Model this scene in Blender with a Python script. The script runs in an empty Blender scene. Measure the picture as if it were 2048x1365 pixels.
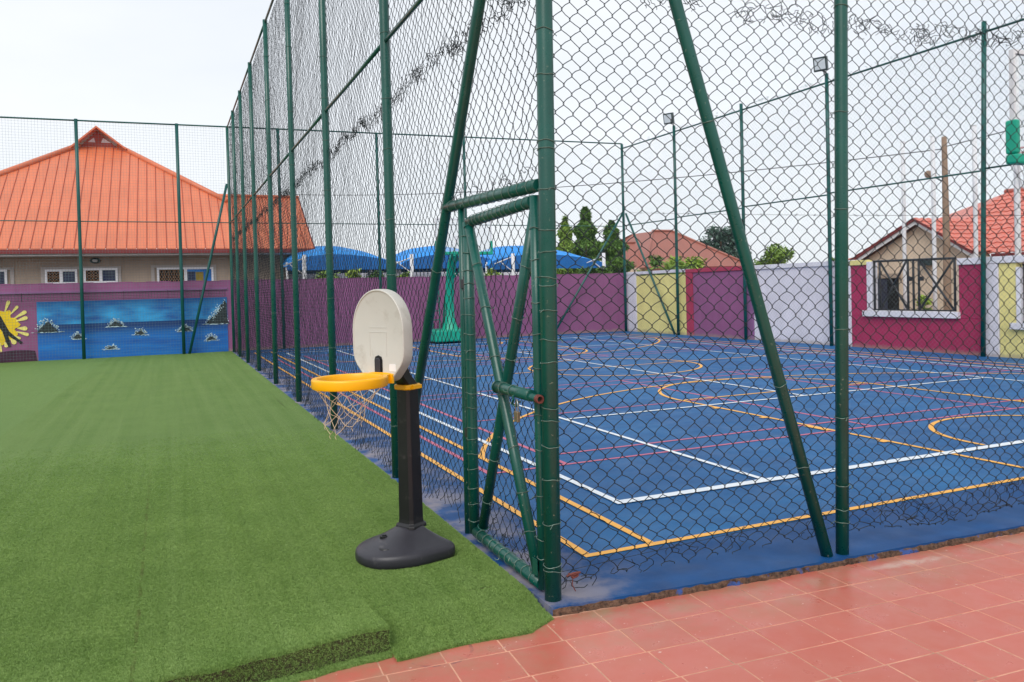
import bpy, bmesh, math, random
import numpy as np
from mathutils import Vector, Matrix
random.seed(7); rng = np.random.default_rng(11)
R = math.radians
S = bpy.context.scene
# ------------------------------------------------------------------ camera, world, light
cam_d = bpy.data.cameras.new('camera'); cam = bpy.data.objects.new('camera', cam_d)
S.collection.objects.link(cam); S.camera = cam
cam_d.sensor_width = 36; cam_d.lens = 28.0513; cam_d.shift_y = -75.0/2048
cam_d.clip_start = 0.05; cam_d.clip_end = 2000
_r = (0.91685723, -0.39837614, -0.02587011); _u = (0.03062789, 0.00558225, 0.99951527); _f = (0.39803862, 0.91720515, -0.01731955)
m = Matrix(((_r[0], _u[0], -_f[0], -3.2218), (_r[1], _u[1], -_f[1], -5.4152), (_r[2], _u[2], -_f[2], 1.7002), (0, 0, 0, 1)))
cam.matrix_world = m
W = bpy.data.worlds.new('World'); S.world = W; W.use_nodes = True
nt = W.node_tree; N = nt.nodes; N.clear()
out = N.new('ShaderNodeOutputWorld'); bg = N.new('ShaderNodeBackground'); bg.inputs['Strength'].default_value = 0.1
sky = N.new('ShaderNodeTexSky'); sky.sky_type = 'NISHITA'; sky.sun_disc = False
sky.sun_elevation = R(42); sky.sun_rotation = R(220)
tc = N.new('ShaderNodeTexCoord'); ns = N.new('ShaderNodeTexNoise'); ns.inputs['Scale'].default_value = 1.6; ns.inputs['Detail'].default_value = 5
mp = N.new('ShaderNodeMapping'); mp.inputs['Scale'].default_value = (1, 1, 3)
rp = N.new('ShaderNodeValToRGB'); rp.color_ramp.elements[0].position = .3; rp.color_ramp.elements[1].position = .75
rp.color_ramp.elements[0].color = (6.2, 6.6, 7.1, 1); rp.color_ramp.elements[1].color = (7.5, 7.7, 7.95, 1)
mx = N.new('ShaderNodeMixRGB'); mx.inputs[0].default_value = 0.93
L = nt.links.new
L(tc.outputs['Generated'], mp.inputs[0]); L(mp.outputs[0], ns.inputs['Vector']); L(ns.outputs['Fac'], rp.inputs[0])
L(sky.outputs[0], mx.inputs[1]); L(rp.outputs[0], mx.inputs[2]); L(mx.outputs[0], bg.inputs[0]); L(bg.outputs[0], out.inputs[0])
sd = bpy.data.lights.new('sun', 'SUN'); sd.energy = 1.5; sd.angle = R(40); sd.color = (1, .96, .9)
so = bpy.data.objects.new('sun', sd); S.collection.objects.link(so); so.rotation_euler = (R(48), 0, R(-40))
S.view_settings.view_transform = 'Standard'; S.view_settings.look = 'None'; S.view_settings.gamma = 1
S.view_settings.exposure = 0.46; S.view_settings.use_curve_mapping = False
S.render.engine = 'CYCLES'

# ------------------------------------------------------------------ helpers
C = S.collection
def srgb(r, g, b):
    f = lambda c: (c/255/12.92 if c/255 <= .04045 else ((c/255+.055)/1.055)**2.4)
    return (f(r), f(g), f(b))
class NT:
    def __init__(s, name):
        s.m = bpy.data.materials.new(name); s.m.use_nodes = True
        s.t = s.m.node_tree; s.b = s.t.nodes['Principled BSDF']; s.tc = s.t.nodes.new('ShaderNodeTexCoord')
        s.geo = s.t.nodes.new('ShaderNodeNewGeometry')
    def n(s, k, **a):
        o = s.t.nodes.new(k)
        for q, v in a.items(): setattr(o, q, v)
        return o
    def l(s, a, b): s.t.links.new(a, b)
    def noise(s, scale, detail=4, vec=None, stretch=None, rough=.55):
        o = s.n('ShaderNodeTexNoise'); o.inputs['Scale'].default_value = scale; o.inputs['Detail'].default_value = detail; o.inputs['Roughness'].default_value = rough
        v = vec or s.geo.outputs['Position']
        if stretch:
            mm = s.n('ShaderNodeMapping'); mm.inputs['Scale'].default_value = stretch; s.l(v, mm.inputs[0]); v = mm.outputs[0]
        s.l(v, o.inputs['Vector']); return o.outputs['Fac']
    def ramp(s, fac, a, b, ca=(0, 0, 0), cb=(1, 1, 1)):
        o = s.n('ShaderNodeValToRGB'); e = o.color_ramp.elements
        e[0].position = a; e[1].position = b; e[0].color = (*ca, 1); e[1].color = (*cb, 1); s.l(fac, o.inputs[0]); return o.outputs[0]
    def mix(s, f, a, b, mode='MIX'):
        o = s.n('ShaderNodeMixRGB', blend_type=mode)
        for i, v in ((0, f), (1, a), (2, b)):
            if isinstance(v, (int, float)): o.inputs[i].default_value = v if i == 0 else (v, v, v, 1)
            elif isinstance(v, tuple): o.inputs[i].default_value = (*v, 1)
            else: s.l(v, o.inputs[i])
        return o.outputs[0]
    def math(s, op, a, b=0.0):
        o = s.n('ShaderNodeMath', operation=op)
        for i, v in ((0, a), (1, b)):
            if isinstance(v, (int, float)): o.inputs[i].default_value = v
            else: s.l(v, o.inputs[i])
        return o.outputs[0]
    def xyz(s):
        o = s.n('ShaderNodeSeparateXYZ'); s.l(s.geo.outputs['Position'], o.inputs[0]); return o.outputs
    def fin(s, col, rough=.5, bump=None, bs=.2, bd=.01, **kw):
        if isinstance(col, tuple): s.b.inputs['Base Color'].default_value = (*col, 1)
        else: s.l(col, s.b.inputs['Base Color'])
        if isinstance(rough, (int, float)): s.b.inputs['Roughness'].default_value = rough
        else: s.l(rough, s.b.inputs['Roughness'])
        if bump is not None:
            o = s.n('ShaderNodeBump'); o.inputs['Strength'].default_value = bs; o.inputs['Distance'].default_value = bd
            s.l(bump, o.inputs['Height']); s.l(o.outputs[0], s.b.inputs['Normal'])
        for k, v in kw.items(): s.b.inputs[k.replace('_', ' ')].default_value = v
        return s.m
def mat(name, col, rough=.5, var=.15, scale=6, bump=.1, bscale=60, bd=.004, dirt=None, dlo=.6, dhi=.8, dscale=3, obj=False, **kw):
    t = NT(name); vec = t.tc.outputs['Object'] if obj else None
    f = t.ramp(t.noise(scale, 5, vec), .3, .7)
    c = t.mix(f, tuple(x*(1-var) for x in col), tuple(min(1, x*(1+var)) for x in col))
    if dirt: c = t.mix(t.ramp(t.noise(dscale, 7, vec, rough=.65), dlo, dhi), c, dirt)
    return t.fin(c, rough, t.noise(bscale, 3, vec) if bump else None, bump, bd, **kw)

class MB:
    def __init__(s): s.v = []; s.f = []; s.mi = []; s.cm = 0
    def add(s, vs, fs):
        o = len(s.v); s.v += [tuple(x) for x in vs]; s.f += [tuple(i+o for i in f) for f in fs]; s.mi += [s.cm]*len(fs); return s
    def box(s, x0, x1, y0, y1, z0, z1):
        return s.add([(x0,y0,z0),(x1,y0,z0),(x1,y1,z0),(x0,y1,z0),(x0,y0,z1),(x1,y0,z1),(x1,y1,z1),(x0,y1,z1)],
                     [(0,3,2,1),(4,5,6,7),(0,1,5,4),(1,2,6,5),(2,3,7,6),(3,0,4,7)])
    def tube(s, pts, r, n=10, cap=True, closed=False):
        pts = [Vector(p) for p in pts]; rr = r if isinstance(r, (list, tuple)) else [r]*len(pts)
        K = len(pts); vs = []; up = None
        for i in range(K):
            if closed: d = pts[(i+1) % K]-pts[i-1]
            else: d = pts[min(i+1, K-1)]-pts[max(i-1, 0)]
            d.normalize()
            if up is None:
                up = Vector((0, 0, 1)) if abs(d.z) < .9 else Vector((1, 0, 0))
            a = d.cross(up).normalized(); b = a.cross(d).normalized(); up = b
            for j in range(n):
                t = 2*math.pi*j/n; vs.append(pts[i]+(a*math.cos(t)+b*math.sin(t))*rr[i])
        fs = []
        for i in range(K if closed else K-1):
            i2 = (i+1) % K
            for j in range(n):
                j2 = (j+1) % n; fs.append((i*n+j, i*n+j2, i2*n+j2, i2*n+j))
        if cap and not closed: fs += [tuple(range(n-1, -1, -1)), tuple((K-1)*n+j for j in range(n))]
        return s.add(vs, fs)
    def prism(s, poly, axis, a, b):   # polygon (2D) extruded along an axis
        def P(p, t):
            return {'x': (t, p[0], p[1]), 'y': (p[0], t, p[1]), 'z': (p[0], p[1], t)}[axis]
        n = len(poly); vs = [P(p, a) for p in poly]+[P(p, b) for p in poly]
        fs = [tuple(range(n-1, -1, -1)), tuple(range(n, 2*n))]+[(i, (i+1) % n, n+(i+1) % n, n+i) for i in range(n)]
        return s.add(vs, fs)
    def quad(s, *p): return s.add(p, [tuple(range(len(p)))])
    def build(s, name, material, parent=None, smooth=False, bevel=0, loc=None, world=True, kind=None, label=None):
        me = bpy.data.meshes.new(name)
        off = Vector((0, 0, 0))
        if parent is not None and world:
            off = parent_world(parent)
        if loc is not None: off = off+Vector(loc) if parent is not None and world else Vector(loc)
        vs = [(v[0]-off.x, v[1]-off.y, v[2]-off.z) for v in s.v]
        me.from_pydata(vs, [], s.f)
        for mm in (material if isinstance(material, (list, tuple)) else [material]): me.materials.append(mm)
        me.polygons.foreach_set('material_index', s.mi)
        bm = bmesh.new(); bm.from_mesh(me); bmesh.ops.recalc_face_normals(bm, faces=bm.faces); bm.to_mesh(me); bm.free()
        if smooth:
            me.polygons.foreach_set('use_smooth', [True]*len(me.polygons)); me.set_sharp_from_angle(angle=R(40))
        o = bpy.data.objects.new(name, me); C.objects.link(o)
        if parent is not None:
            o.parent = parent
            if loc is not None: o.location = loc
        elif loc is not None: o.location = loc
        if bevel:
            b = o.modifiers.new('bevel', 'BEVEL'); b.width = bevel; b.segments = 2; b.limit_method = 'ANGLE'
        if kind: o['kind'] = kind
        if label: o['label'] = label
        return o
def parent_world(p):
    v = Vector((0, 0, 0))
    while p is not None: v = v+Vector(p.location); p = p.parent
    return v
def tag(o, label=None, cat=None, group=None, kind=None):
    for k, v in (('label', label), ('category', cat), ('group', group), ('kind', kind)):
        if v: o[k] = v
    return o
def thing(name, label, cat, loc=(0, 0, 0), rz=0, group=None):
    o = bpy.data.objects.new(name, None); C.objects.link(o); o.location = loc; o.rotation_euler = (0, 0, rz)
    o.empty_display_size = .1
    return tag(o, label, cat, group)
def put(name, mesh, parent, loc, rot=None, label=None, scale=None, kind=None):
    o = bpy.data.objects.new(name, mesh); C.objects.link(o); o.parent = parent; o.location = loc
    if rot is not None: o.rotation_euler = rot
    if scale is not None: o.scale = scale
    if label: o['label'] = label
    if kind: o['kind'] = kind
    return o
def lerp(a, b, t): return a+(b-a)*t

# ------------------------------------------------------------------ materials
def paint_green(name, base, worn=.655):
    t = NT(name)
    f = t.ramp(t.noise(3, 5), .3, .7); c = t.mix(f, tuple(x*.85 for x in base), tuple(x*1.15 for x in base))
    st = t.ramp(t.noise(9, 6, stretch=(1, 1, .25)), .35, .75)
    c = t.mix(t.math('MULTIPLY', st, .35), c, tuple(x*.55 for x in base))
    z = t.xyz()[2]
    low = t.math('MULTIPLY', t.ramp(t.math('MULTIPLY', z, .5), .0, .75, (1, 1, 1), (.25, .25, .25)), 1.0)
    chip = t.math('MULTIPLY', t.ramp(t.noise(38, 4, rough=.7), worn, worn+.015), low)
    c = t.mix(chip, c, srgb(165, 170, 150))
    rust = t.math('MULTIPLY', t.ramp(t.noise(11, 6, rough=.75), .7, .78), .5)
    c = t.mix(rust, c, srgb(70, 50, 35))
    return t.fin(c, t.ramp(t.noise(20, 4), .2, .8, (.22,)*3, (.4,)*3), t.noise(90, 3), .12, .002, Specular_IOR_Level=.6)
M = {}
M['pipe'] = paint_green('green_pipe_paint', srgb(6, 80, 70))
M['pipe_far'] = mat('dark_green_pipe', srgb(6, 78, 74), .35, .2, 2, .05, 40)
M['wire'] = mat('green_coated_wire', srgb(7, 24, 28), .45, .3, 3, 0)
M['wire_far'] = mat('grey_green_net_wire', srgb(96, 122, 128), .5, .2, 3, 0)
M['tie'] = mat('galvanised_tie_wire', srgb(96, 118, 108), .4, .3, 30, 0, Metallic=.2)
M['white_line'] = mat('white_line_paint', srgb(226, 232, 238), .5, .06, 8, .1, 200, dirt=srgb(120, 150, 185), dlo=.62, dhi=.8, dscale=9)
M['yellow_line'] = mat('orange_yellow_line_paint', srgb(244, 176, 66), .5, .06, 8, .1, 200, dirt=srgb(150, 130, 90), dlo=.64, dhi=.82, dscale=9)
M['red_line'] = mat('pink_red_line_paint', srgb(196, 92, 122), .5, .06, 8, .1, 200, dirt=srgb(100, 80, 120), dlo=.6, dhi=.82, dscale=9)
def court_mat():
    t = NT('blue_acrylic_court'); x, y, z = t.xyz()
    f = t.ramp(t.noise(.55, 6, stretch=(1, .5, 1)), .3, .72)
    c = t.mix(f, srgb(8, 74, 128), srgb(24, 102, 156))
    f2 = t.ramp(t.noise(1.8, 8, stretch=(.6, 1.6, 1), rough=.68), .42, .72)
    c = t.mix(t.math('MULTIPLY', f2, .6), c, srgb(5, 52, 100))
    sp = t.ramp(t.noise(240, 2), .3, .7); c = t.mix(t.math('MULTIPLY', sp, .25), c, srgb(80, 132, 186))
    # outer apron: deeper blue outside the lines
    ax = t.math('LESS_THAN', x, -.86); ay = t.math('LESS_THAN', y, -1.02)
    ap = t.math('MAXIMUM', ax, ay)
    c = t.mix(t.math('MULTIPLY', ap, .75), c, t.mix(t.ramp(t.noise(4, 6), .3, .7), srgb(4, 46, 98), srgb(12, 66, 124)))
    # pale dust lying on the apron by the fence
    dm = t.math('MULTIPLY', t.ramp(t.noise(2.2, 7, rough=.62), .44, .60), t.ramp(x, -1.42, .6, (1, 1, 1), (0, 0, 0)) if False else ap)
    dx = t.n('ShaderNodeMapRange'); dx.inputs[1].default_value = -.6; dx.inputs[2].default_value = -1.3; t.l(x, dx.inputs[0])
    c = t.mix(t.math('MULTIPLY', t.math('MULTIPLY', dm, dx.outputs[0]), .8), c, srgb(150, 140, 140))
    wh = t.ramp(t.noise(60, 3), .76, .79); c = t.mix(t.math('MULTIPLY', wh, .5), c, srgb(200, 205, 215))
    return t.fin(c, t.ramp(t.noise(3, 5), .3, .7, (.5,)*3, (.7,)*3), t.noise(300, 3), .25, .002, Specular_IOR_Level=.22)
M['court'] = court_mat()
def slab_edge():
    t = NT('broken_slab_edge'); c = t.mix(t.ramp(t.noise(26, 8, rough=.8), .36, .6), srgb(24, 17, 14), srgb(112, 84, 66))
    c = t.mix(t.ramp(t.noise(9, 6), .58, .64), c, srgb(52, 80, 140))
    return t.fin(c, .9, t.noise(60, 5), .9, .01)
M['slab_edge'] = slab_edge()
def tile_mat():
    t = NT('terracotta_tile'); oi = t.n('ShaderNodeObjectInfo')
    c = t.mix(oi.outputs['Random'], srgb(186, 96, 80), srgb(197, 105, 90))
    c = t.mix(t.math('MULTIPLY', t.ramp(t.noise(5, 6), .35, .7), .5), c, srgb(190, 112, 94))
    st = t.n('ShaderNodeMapRange'); x, y, z = t.xyz(); st.inputs[1].default_value = -2.3; st.inputs[2].default_value = -1.72; t.l(y, st.inputs[0])
    c = t.mix(t.math('MULTIPLY', t.math('MULTIPLY', t.ramp(t.noise(4, 8, rough=.7), .42, .68), st.outputs[0]), .85), c, srgb(160, 132, 104))
    c = t.mix(t.math('MULTIPLY', t.ramp(t.noise(34, 4, rough=.6), .7, .72), .85), c, srgb(222, 190, 176))
    c = t.mix(t.math('MULTIPLY', t.ramp(t.noise(13, 6, rough=.7), .68, .74), .7), c, srgb(110, 82, 78))
    cx1 = t.math('SUBTRACT', 1.0, t.math('ABSOLUTE', t.math('MULTIPLY', t.math('SUBTRACT', x, .95), 1.3))); cy1 = t.math('SUBTRACT', 1.0, t.math('ABSOLUTE', t.math('MULTIPLY', t.math('SUBTRACT', t.math('ADD', y, t.math('MULTIPLY', x, .06)), -1.83), 9)))
    cm = t.math('MULTIPLY', t.math('MAXIMUM', cx1, 0), t.math('MAXIMUM', cy1, 0))
    c = t.mix(t.math('MULTIPLY', t.ramp(t.math('MULTIPLY', cm, t.noise(11, 8, stretch=(.5, 1, 1), rough=.7)), .24, .4), .5), c, srgb(206, 186, 170))
    # faint dark ring left by a pot
    dx = t.math('SUBTRACT', x, -2.06); dy = t.math('SUBTRACT', y, -1.72)
    rr = t.math('SQRT', t.math('ADD', t.math('MULTIPLY', dx, dx), t.math('MULTIPLY', dy, dy)))
    rr = t.math('ADD', rr, t.math('MULTIPLY', t.math('SUBTRACT', t.noise(22, 4), .5), .03))
    ring = t.math('LESS_THAN', t.math('ABSOLUTE', t.math('SUBTRACT', rr, .165)), .008)
    c = t.mix(t.math('MULTIPLY', t.math('MULTIPLY', ring, t.ramp(t.noise(9, 4), .42, .55)), .6), c, srgb(120, 76, 76))
    return t.fin(c, t.ramp(t.noise(7, 6), .3, .7, (.24,)*3, (.5,)*3), t.noise(40, 4), .12, .003, Specular_IOR_Level=.5)
M['tile'] = tile_mat()
M['grout'] = mat('pale_grout', srgb(206, 154, 128), .9, .2, 12, .3, 120, dirt=srgb(140, 110, 95), dlo=.5, dhi=.75, dscale=5)
def turf_mat(name, blade=False):
    t = NT(name); x, y, z = t.xyz()
    a, b = (srgb(116, 148, 70), srgb(152, 180, 98)) if blade else (srgb(102, 136, 62), srgb(126, 160, 82))
    c = t.mix(t.ramp(t.noise(1.6, 6, rough=.65), .3, .72), a, b)
    stq = t.ramp(t.noise(1, 5, stretch=(7, .12, 1)), .35, .7)
    c = t.mix(t.math('MULTIPLY', stq, .5), c, srgb(156, 182, 110))
    c = t.mix(t.math('MULTIPLY', t.ramp(t.noise(38, 4, rough=.7), .42, .62), .32), c, srgb(74, 106, 44))
    c = t.mix(t.math('MULTIPLY', t.ramp(t.noise(1, 4, stretch=(24, .3, 1), rough=.7), .5, .75), .3), c, srgb(72, 104, 44))
    # second roll beyond the seam, pile brushed the other way
    sl = t.math('ADD', x, t.math('MULTIPLY', t.math('SUBTRACT', 14.0, y), .028))
    seam = t.math('LESS_THAN', sl, -4.98)
    c = t.mix(t.math('MULTIPLY', seam, .55), c, srgb(128, 162, 94))
    jx = t.math('ABSOLUTE', t.math('ADD', x, t.math('ADD', 3.408, t.math('MULTIPLY', t.math('SUBTRACT', t.noise(5, 3), .5), .03))))
    jl = t.math('MULTIPLY', t.math('LESS_THAN', jx, .009), t.ramp(t.noise(9, 6, rough=.75), .48, .58))
    c = t.mix(t.math('MULTIPLY', jl, t.ramp(t.math('MULTIPLY', y, .2), .3, .9, (.5,)*3, (.0,)*3)), c, srgb(98, 84, 48))
    c = t.mix(t.math('MULTIPLY', t.ramp(t.noise(.9, 7, rough=.7), .55, .75), .28), c, srgb(96, 118, 52))
    if blade:
        oi = t.n('ShaderNodeObjectInfo')
        c = t.mix(t.math('MULTIPLY', oi.outputs['Random'], .45), c, srgb(96, 134, 58))
        nr = t.noise(400, 1); c = t.mix(t.math('MULTIPLY', t.ramp(nr, .5, .8), .35), c, srgb(176, 196, 128))
        return t.fin(c, .55, None, Specular_IOR_Level=.35)
    c = t.mix(t.ramp(t.noise(330, 3), .4, .62), tuple(0.55*q for q in a), c)
    c = t.mix(t.math('MULTIPLY', t.ramp(t.noise(120, 5, rough=.75), .5, .8), .4), c, srgb(160, 188, 116))
    return t.fin(c, .75, t.noise(260, 4, rough=.7), .8, .012, Specular_IOR_Level=.25)
M['turf'] = turf_mat('artificial_turf_base'); M['blade'] = turf_mat('artificial_turf_blade', True)
M['soil'] = mat('bare_ground', srgb(140, 122, 100), .95, .2, 1, .4, 20)

def wall_mat(name, col, dark=None, streak=.35):
    t = NT(name); x, y, z = t.xyz()
    c = t.mix(t.ramp(t.noise(1.2, 6, rough=.6), .3, .72), tuple(q*.86 for q in col), tuple(min(1, q*1.1) for q in col))
    c = t.mix(t.math('MULTIPLY', t.ramp(t.noise(1, 6, stretch=(5, 5, .4)), .5, .8), streak), c, tuple(q*.62 for q in col))
    base = t.ramp(t.math('ADD', z, t.math('MULTIPLY', t.math('SUBTRACT', t.noise(6, 6, rough=.7), .5), .28)), .02, .12, (1, 1, 1), (0, 0, 0))
    c = t.mix(t.math('MULTIPLY', base, .6), c, dark or srgb(150, 135, 120))
    return t.fin(c, .75, t.noise(70, 5), .35, .006)
M['purple'] = wall_mat('purple_wall_paint', srgb(144, 84, 128))
M['purple_light'] = wall_mat('light_purple_wall_paint', srgb(140, 92, 140))
M['magenta'] = wall_mat('magenta_wall_paint', srgb(166, 42, 86))
M['crimson'] = wall_mat('crimson_wall_paint', srgb(172, 50, 84))
M['yellow_wall'] = wall_mat('pale_yellow_wall_paint', srgb(232, 220, 144))
M['lavender'] = wall_mat('lavender_white_wall_paint', srgb(222, 219, 230))
M['white_wall'] = wall_mat('white_wall_paint', srgb(226, 225, 234))
M['stucco'] = wall_mat('grey_beige_render', srgb(168, 150, 134), None, .6)
M['stucco_r'] = wall_mat('beige_render', srgb(214, 194, 172), None, .3)
M['surround'] = mat('grey_plaster_band', srgb(176, 168, 164), .8, .1, 4, .3, 60)
M['white_frame'] = mat('white_window_frame', srgb(228, 230, 236), .35, .03, 4, 0)
M['glass_dark'] = mat('dark_blue_window_pane', srgb(14, 22, 66), .1, .3, 3, 0)
M['glass_blue'] = mat('bright_blue_window_pane', srgb(30, 110, 190), .15, .2, 3, 0)
M['curtain_yellow'] = mat('olive_yellow_curtain', srgb(140, 120, 40), .8, .2, 6, 0)
M['interior'] = mat('dark_interior', srgb(22, 20, 22), .9, .2, 3, 0)
M['grille_tan'] = mat('tan_burglar_bars', srgb(170, 128, 96), .5, .1, 6, 0)
def roof_mat(name, col, var=.1):
    t = NT(name); oi = t.n('ShaderNodeObjectInfo')
    c = t.mix(t.ramp(t.noise(.8, 6), .3, .7), tuple(q*.9 for q in col), tuple(min(1, q*1.08) for q in col))
    c = t.mix(t.math('MULTIPLY', oi.outputs['Random'], .22), c, tuple(q*.78 for q in col))
    c = t.mix(t.math('MULTIPLY', t.ramp(t.noise(1, 6, stretch=(6, .5, .5)), .5, .8), .25), c, srgb(150, 80, 60))
    return t.fin(c, .42, t.noise(3, 3), .06, .01)
M['roof'] = roof_mat('orange_metal_roof', srgb(212, 116, 78))
M['roof_tile'] = roof_mat('salmon_roof_tile', srgb(206, 116, 100))
M['roof_far'] = roof_mat('faded_red_roof', srgb(158, 96, 82))
M['rib'] = mat('roof_rib', srgb(176, 82, 58), .5, .1, 3, 0)
M['fascia'] = mat('dark_red_fascia', srgb(120, 42, 44), .5, .15, 3, 0)
M['gutter'] = mat('grey_gutter_pipe', srgb(176, 172, 172), .4, .1, 3, 0)
M['vent'] = mat('red_gablet_board', srgb(168, 70, 54), .6, .1, 3, 0)
M['white'] = mat('white_paint', srgb(222, 222, 226), .5, .08, 3, .1, 40)
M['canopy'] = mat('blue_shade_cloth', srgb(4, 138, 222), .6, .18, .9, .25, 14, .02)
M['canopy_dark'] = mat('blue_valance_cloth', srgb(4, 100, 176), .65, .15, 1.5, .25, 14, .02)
M['teal'] = mat('teal_padding', srgb(0, 160, 132), .42, .1, 3, .05, 30)
M['teal_d'] = mat('dark_teal_steel', srgb(6, 108, 92), .45, .1, 3, 0)
M['grey_plastic'] = mat('warm_grey_plastic', srgb(198, 196, 188), .42, .03, 5, .12, 400, .0015, obj=True, dirt=srgb(168, 162, 150), dlo=.56, dhi=.78, dscale=6, Specular_IOR_Level=.4)
M['black_plastic'] = mat('black_plastic', srgb(26, 25, 28), .38, .2, 5, .25, 350, .001, obj=True, dirt=srgb(74, 70, 70), dlo=.58, dhi=.78, dscale=9)
M['base_plastic'] = mat('charcoal_base_plastic', srgb(48, 47, 54), .4, .15, 6, .3, 300, .001, obj=True, dirt=srgb(104, 100, 100), dlo=.62, dhi=.85, dscale=7)
M['yellow_plastic'] = mat('golden_yellow_plastic', srgb(250, 180, 4), .35, .04, 5, .1, 200, .001, obj=True)
M['sticker'] = mat('white_sticker', srgb(232, 232, 232), .3, .02, 5, 0)
M['cord'] = mat('beige_net_cord', srgb(204, 178, 148), .8, .15, 60, 0)
M['brass'] = mat('weathered_padlock_metal', srgb(150, 134, 112), .4, .2, 60, .1, 200, .001, Metallic=.7)
M['steel'] = mat('steel_shackle', srgb(150, 150, 150), .3, .1, 30, 0, Metallic=.9)
M['rust'] = mat('rusty_pipe_end', srgb(104, 52, 44), .7, .3, 30, .4, 90, .003)
M['black_steel'] = mat('black_grille_steel', srgb(34, 36, 42), .45, .2, 5, 0)
M['lamp_body'] = mat('dark_lamp_body', srgb(40, 58, 60), .4, .1, 5, 0)
M['lamp_glass'] = mat('frosted_lamp_glass', srgb(200, 208, 214), .25, .04, 5, 0)
M['concrete_pole'] = mat('brown_concrete_pole', srgb(152, 128, 108), .85, .2, 3, .2, 30)
M['bark'] = mat('tree_bark', srgb(96, 78, 62), .9, .25, 6, .5, 30, .02)
def leaf_mat(name, a, b):
    t = NT(name); oi = t.noise(2.2, 5, rough=.7); c = t.mix(t.ramp(oi, .3, .7), a, b)
    c = t.mix(t.math('MULTIPLY', t.ramp(t.noise(14, 2), .4, .7), .5), c, tuple(min(1, q*1.5) for q in b))
    m_ = t.fin(c, .6, None, Specular_IOR_Level=.3); return m_
M['leaf_dark'] = leaf_mat('dark_green_leaf', srgb(46, 76, 34), srgb(96, 130, 52))
M['leaf_mid'] = leaf_mat('mid_green_leaf', srgb(70, 104, 44), srgb(134, 160, 64))
M['leaf_grey'] = leaf_mat('blue_green_leaf', srgb(58, 82, 74), srgb(86, 112, 96))
M['leaf_lime'] = leaf_mat('lime_green_leaf', srgb(96, 130, 44), srgb(160, 180, 70))

# ------------------------------------------------------------------ setting: ground, court, lines
MB().box(-150, 250, -60, 400, -.5, -.12).build('ground', M['soil'], kind='structure')
court = MB()
# slab top follows the near kerb line
edge = [(-1.385, -1.605), (-1.366, -1.612), (-.14, -1.704), (2.12, -1.81), (9, -2.13), (13.0, -2.3)]
top = [(p[0], p[1]) for p in edge]+[(13.0, 21.0), (-1.385, 21.0)]
cmx = MB(); cmx.prism(top, 'z', -.3, 0)
sc = cmx.build('sports_court', M['court'], kind='structure')
tag(sc, kind='structure')
# broken concrete edge strip under the lip, uneven
e = MB(); pts = []
x = -1.38
while x < 6:
    for a, b in zip(edge, edge[1:]):
        if a[0] <= x <= b[0]: y = lerp(a[1], b[1], (x-a[0])/(b[0]-a[0]))
    pts.append((x, y)); x += .035
prev = None
for i, (x, y) in enumerate(pts):
    o1 = random.uniform(.001, .006); o2 = random.uniform(.002, .016); z1 = -.004-random.uniform(0, .01)
    row = [(x, y+.02, z1), (x, y-o1, z1-.003), (x, y-o2, -.028), (x, y-o2-random.uniform(-.006, .012), -.06)]
    if prev:
        for k in range(3): e.quad(prev[k], row[k], row[k+1], prev[k+1])
    prev = row
e.build('slab_edge', M['slab_edge'], sc, kind='stuff')

def strip(pts, w, z, material):
    b = MB(); n = len(pts); P = [Vector((p[0], p[1], 0)) for p in pts]; vs = []
    for i in range(n):
        if i == 0: d = P[1]-P[0]
        elif i == n-1: d = P[-1]-P[-2]
        else: d = (P[i+1]-P[i]).normalized()+(P[i]-P[i-1]).normalized()
        d.normalize(); nn = Vector((-d.y, d.x, 0)); vs += [(*(P[i]+nn*w/2).xy, z), (*(P[i]-nn*w/2).xy, z)]
    b.add(vs, [(2*i, 2*i+1, 2*i+3, 2*i+2) for i in range(n-1)])
    return b.build('court_line', material, sc)
def arc(cx, cy, r, a0, a1, n=48): return [(cx+r*math.cos(R(lerp(a0, a1, i/n))), cy+r*math.sin(R(lerp(a0, a1, i/n)))) for i in range(n+1)]
CX = 5.53; YM = 9.36
mir = lambda pts: [(p[0], 2*YM-p[1]) for p in pts]
zr, zy, zw = .003, .006, .009
for xx in (-.52, .285, 4.3, 6.74, 10.78, 11.55):
    yr = (1.41, 7.10) if xx in (4.3, 6.74) else (1.41, 2*YM-1.41)
    strip([(xx, yr[0]), (xx, yr[1])], .05, zr, M['red_line'])
    if xx in (4.3, 6.74): strip(mir([(xx, yr[1]), (xx, yr[0])]), .05, zr, M['red_line'])
for yy in (1.43, 1.89, 6.60, 7.08):
    for q in (0, 1):
        pp = [(-.52 if yy < 1.5 else .285, yy), (11.55 if yy < 1.5 else 10.78, yy)]
        strip(mir(pp) if q else pp, .045, zr+.0012*(1+q*0), M['red_line'])
for q in (0, 1):
    for xs in ((.285, 4.3), (6.74, 10.78)):
        pp = [(xs[0], 4.27), (xs[1], 4.27)]; strip(mir(pp) if q else pp, .045, zr+.0012, M['red_line'])
YL = [[(-.845, -.98), (11.9, -.98)], [(3.71, -.96), (3.71, 4.37)], [(7.38, -.96), (7.38, 4.37)], [(3.69, 4.37), (7.40, 4.37)],
      arc(CX, 4.37, 1.83, 0, 180), arc(CX, -.2, 6.3, 21.2, 158.8, 64), arc(CX, .13, 1.19, 0, 182)]
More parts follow.
